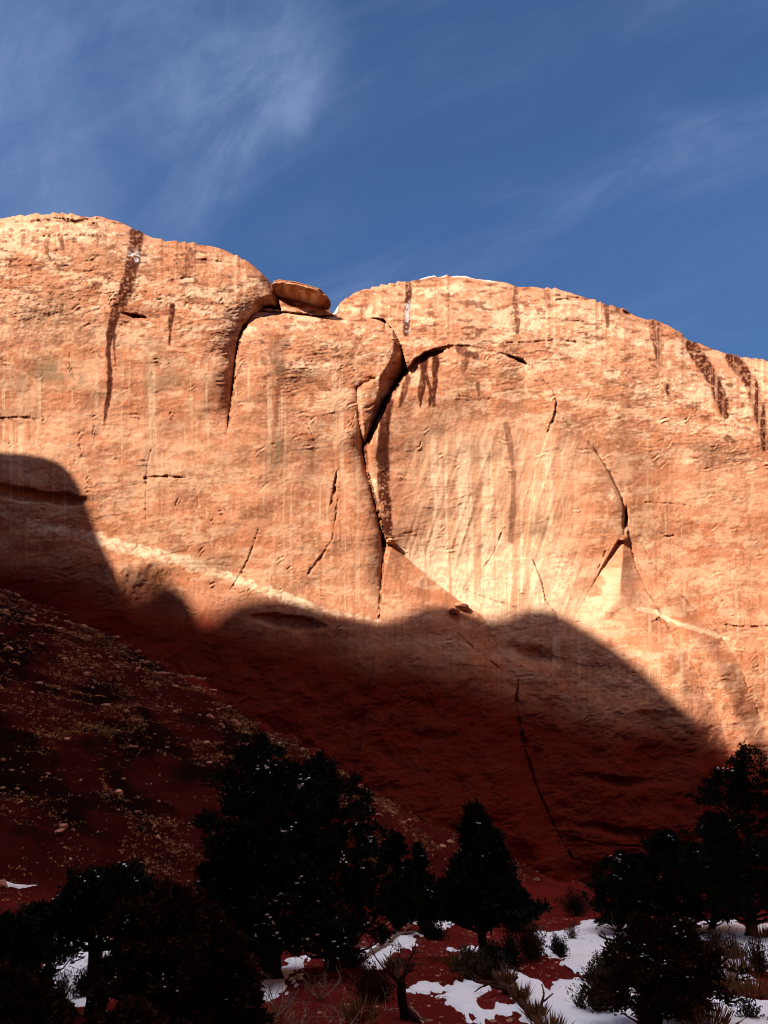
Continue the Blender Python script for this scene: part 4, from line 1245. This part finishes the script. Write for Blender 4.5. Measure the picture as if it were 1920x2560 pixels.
# ---- old snow lying in patches on the soil
PATCH = [
    [(1066, 2466), (1082, 2474), (1120, 2462), (1150, 2450), (1170, 2456), (1200, 2462), (1215, 2468), (1210, 2478), (1196, 2490), (1190, 2505), (1202, 2522), (1230, 2522), (1262, 2528), (1250, 2545), (1225, 2550), (1212, 2575), (1195, 2556), (1180, 2535), (1150, 2520), (1125, 2510), (1105, 2490), (1085, 2478)],
    [(1222, 2386), (1255, 2383), (1262, 2400), (1258, 2425), (1285, 2442), (1300, 2452), (1325, 2462), (1335, 2478), (1322, 2496), (1318, 2480), (1296, 2472), (1280, 2462), (1258, 2452), (1245, 2432), (1236, 2400)],
    [(1352, 2340), (1370, 2334), (1400, 2330), (1440, 2318), (1480, 2302), (1530, 2312), (1575, 2315), (1592, 2340), (1592, 2370), (1560, 2390), (1520, 2385), (1500, 2420), (1470, 2430), (1440, 2415), (1425, 2400), (1400, 2370), (1378, 2392), (1365, 2378)],
    [(1308, 2520), (1330, 2508), (1350, 2495), (1390, 2480), (1420, 2462), (1450, 2455), (1500, 2470), (1540, 2450), (1580, 2480), (1600, 2540), (1600, 2640), (1380, 2640), (1340, 2560), (1315, 2535)],
    [(1760, 2310), (1800, 2300), (1860, 2322), (1900, 2316), (1960, 2310), (1990, 2400), (1930, 2412), (1890, 2420), (1850, 2432), (1800, 2400), (1780, 2360), (1750, 2340)],
    [(1792, 2420), (1820, 2430), (1845, 2442), (1830, 2470), (1815, 2462), (1795, 2440)],
    [(1800, 2492), (1840, 2512), (1880, 2520), (1960, 2512), (2000, 2640), (1780, 2640), (1700, 2600), (1660, 2560), (1700, 2525), (1760, 2500)],
    [(1680, 2480), (1720, 2465), (1770, 2470), (1770, 2500), (1710, 2510)],
    [(120, 2400), (140, 2330), (190, 2316), (250, 2340), (262, 2420), (250, 2500), (220, 2520), (180, 2500), (112, 2482)],
    [(-40, 2200), (0, 2206), (40, 2212), (88, 2218), (60, 2224), (20, 2222), (-40, 2216)],
    [(172, 2254), (190, 2246), (204, 2248), (186, 2258)], [(176, 2238), (188, 2234), (184, 2240)],
    [(820, 2395), (850, 2388), (880, 2394), (920, 2392), (940, 2378), (970, 2352), (1040, 2334), (1030, 2345), (990, 2370), (960, 2395), (935, 2410), (925, 2424), (905, 2408), (870, 2404)],
    [(980, 2340), (1000, 2334), (1008, 2346), (992, 2352)], [(1120, 2372), (1140, 2378), (1124, 2380)], [(1152, 2376), (1180, 2368), (1184, 2382), (1164, 2384)], [(1140, 2402), (1150, 2392), (1166, 2396), (1158, 2404)],
    [(578, 2430), (610, 2410), (650, 2430), (740, 2400), (760, 2392), (720, 2440), (660, 2500), (600, 2512)],
    [(1036, 2474), (1052, 2466), (1050, 2474), (1040, 2480)], [(-30, 2430), (30, 2436), (30, 2460), (-30, 2462)],
    [(1040, 2310), (1130, 2285), (1150, 2290), (1100, 2322)],
]
cells = Acc()
step = 0.05
for k, poly in enumerate(PATCH):
    W = []
    for (x, y) in poly: W.append(ground_at(x, y)[:2])
    W = np.array(W)
    lo, hi = W.min(0) - 0.4, W.max(0) + 0.4
    st = step * (1.6 if (hi - lo).max() > 9 else 1.0)
    X, Yg = np.meshgrid(np.arange(lo[0], hi[0], st), np.arange(lo[1], hi[1], st))
    ins = np.zeros(X.shape, bool); dist = np.full(X.shape, 1e9)
    for i in range(len(W)):
        (ax, ay), (bx, by) = W[i], W[(i + 1) % len(W)]
        if ay != by: ins ^= ((ay > Yg) != (by > Yg)) & (X < (bx - ax) * (Yg - ay) / (by - ay) + ax)
        dx, dy = bx - ax, by - ay
        t_ = np.clip(((X - ax) * dx + (Yg - ay) * dy) / (dx * dx + dy * dy + 1e-9), 0, 1)
        dist = np.minimum(dist, np.hypot(X - ax - t_ * dx, Yg - ay - t_ * dy))
    sd = np.where(ins, dist, -dist)
    sd = sd + 0.32 * (vnoise(X / 0.75 + k, Yg / 2.2 + k, 600) - 0.5) + 0.42 * (vnoise(X / 0.26 + k, Yg / 0.9 + k, 601) - 0.5) + 0.34 * (vnoise(X / 0.10 + k, Yg / 0.36 + k, 602) - 0.5) + 0.15 
    if k == 9: sd = np.where(ins, dist, -dist) + 0.10 * (vnoise(X / 0.3, Yg / 0.5, 603) - 0.5)
    zt = np.clip(sd / 0.22, -1, 1)
    thick = 0.055 * np.where(zt > 0, np.sqrt(np.clip(1 - (1 - zt) ** 2, 0, 1)), zt * 1.2) + 0.03 * ss(0, 0.8, sd) * fbm(X / 0.9, Yg / 0.9, 3, 610) - 0.004
    Z = terrain(X, Yg) + thick
    ok = sd > -0.14
    q = grid_quads(*X.shape)
    okq = ok.ravel()[q].all(1)
    if not okq.any(): continue
    q = q[okq]; used, inv = np.unique(q, return_inverse=True)
    cells.add(np.stack([X, Yg, Z], -1).reshape(-1, 3)[used], inv.reshape(-1, 4))
link("snow", cells.mesh("snow", True), SNOW, kind="stuff", label="thawing white snow lying in ragged patches on the red soil", category="snow")

# ---- the slope's scrub and loose stones (past counting)
R = np.random.default_rng(700)
n = 120000
px = R.uniform(-120, 1560, n); py = R.uniform(1440, 2330, n)
x_, y_ = [], []
P = np.array([(a, b_) for a, b_ in zip(px, py)])
hx = R.uniform(-38, 19, n); hy = R.uniform(24, 61, n)
hz = terrain(hx, hy)
qx, qy = project(hx, hy, hz)
wband = np.exp(-((qy - np.interp(qx, [-200, 250, 620, 1000, 1420], [1440, 1610, 1830, 2010, 2230])) / 70) ** 2)
dens = hillness(hx, hy) * (0.05 + 0.9 * ss(0.48, 0.66, fbm(hx / 2.6 + 3, hy / 2.6 + 3, 5, 88, 0.6)) + 0.9 * wband * ss(0.34, 0.6, fbm(hx / 1.6, hy / 1.6, 4, 92)))
dens *= np.where(qx < 120, 0.45, 1.0)
keep = R.random(n) < dens * 0.62
hx, hy, hz = hx[keep], hy[keep], hz[keep]
acc = Acc(); k = 6
c = np.repeat(np.stack([hx, hy, hz], 1), k, 0) + R.normal(0, 0.07, (len(hx) * k, 3)) * np.array([1, 1, 0.2])
d = R.normal(size=c.shape); d[:, 2] = np.abs(d[:, 2]) + 0.5
L = R.uniform(0.03, 0.12, len(c)) * (1 + (R.random(len(c)) < 0.05))
sprays(acc, c, d, L, L * R.uniform(0.25, 0.5, len(L)), R)
link("dry_scrub", acc.mesh("dry_scrub"), BRUSH, kind="stuff", label="pale dry scrub dotting the rubbly red slope", category="scrub")
n = 9000
hx = R.uniform(-38, 19, n); hy = R.uniform(24, 61, n); hz = terrain(hx, hy)
qx, qy = project(hx, hy, hz)
wband = np.exp(-((qy - np.interp(qx, [-200, 250, 620, 1000, 1420], [1440, 1600, 1820, 2000, 2230])) / 60) ** 2)
keep = R.random(n) < hillness(hx, hy) * (0.12 + 0.5 * wband)
acc = Acc()
lumps(acc, np.stack([hx, hy, hz], 1)[keep], 0.03 + 0.11 * R.random(keep.sum()) ** 4 * 2.2, R, 0.7)
link("rubble", acc.mesh("rubble"), STONE, kind="stuff", label="loose pale stones scattered down the red slope", category="rubble")
acc = Acc()
n = 8000
px = R.uniform(-60, 1990, n); py = R.uniform(2300, 2620, n)
gx_ = R.uniform(-14, 18, n); gy_ = R.uniform(9, 34, n)
gz_ = terrain(gx_, gy_)
lumps(acc, np.stack([gx_, gy_, gz_], 1), 0.012 + 0.05 * R.random(n) ** 5, R, 0.6)
c = np.repeat(np.stack([gx_, gy_, gz_], 1)[::3], 4, 0) + R.normal(0, 0.05, ((n + 2) // 3 * 4, 3)) * np.array([1, 1, 0.1])
d = R.normal(size=c.shape); d[:, 2] = np.abs(d[:, 2]) * 0.7
sprays(acc, c, d, R.uniform(0.05, 0.16, len(c)), np.full(len(c), 0.012), R)
link("ground_litter", acc.mesh("ground_litter"), STONE, kind="stuff", label="pebbles and twigs littering the red canyon floor", category="litter")
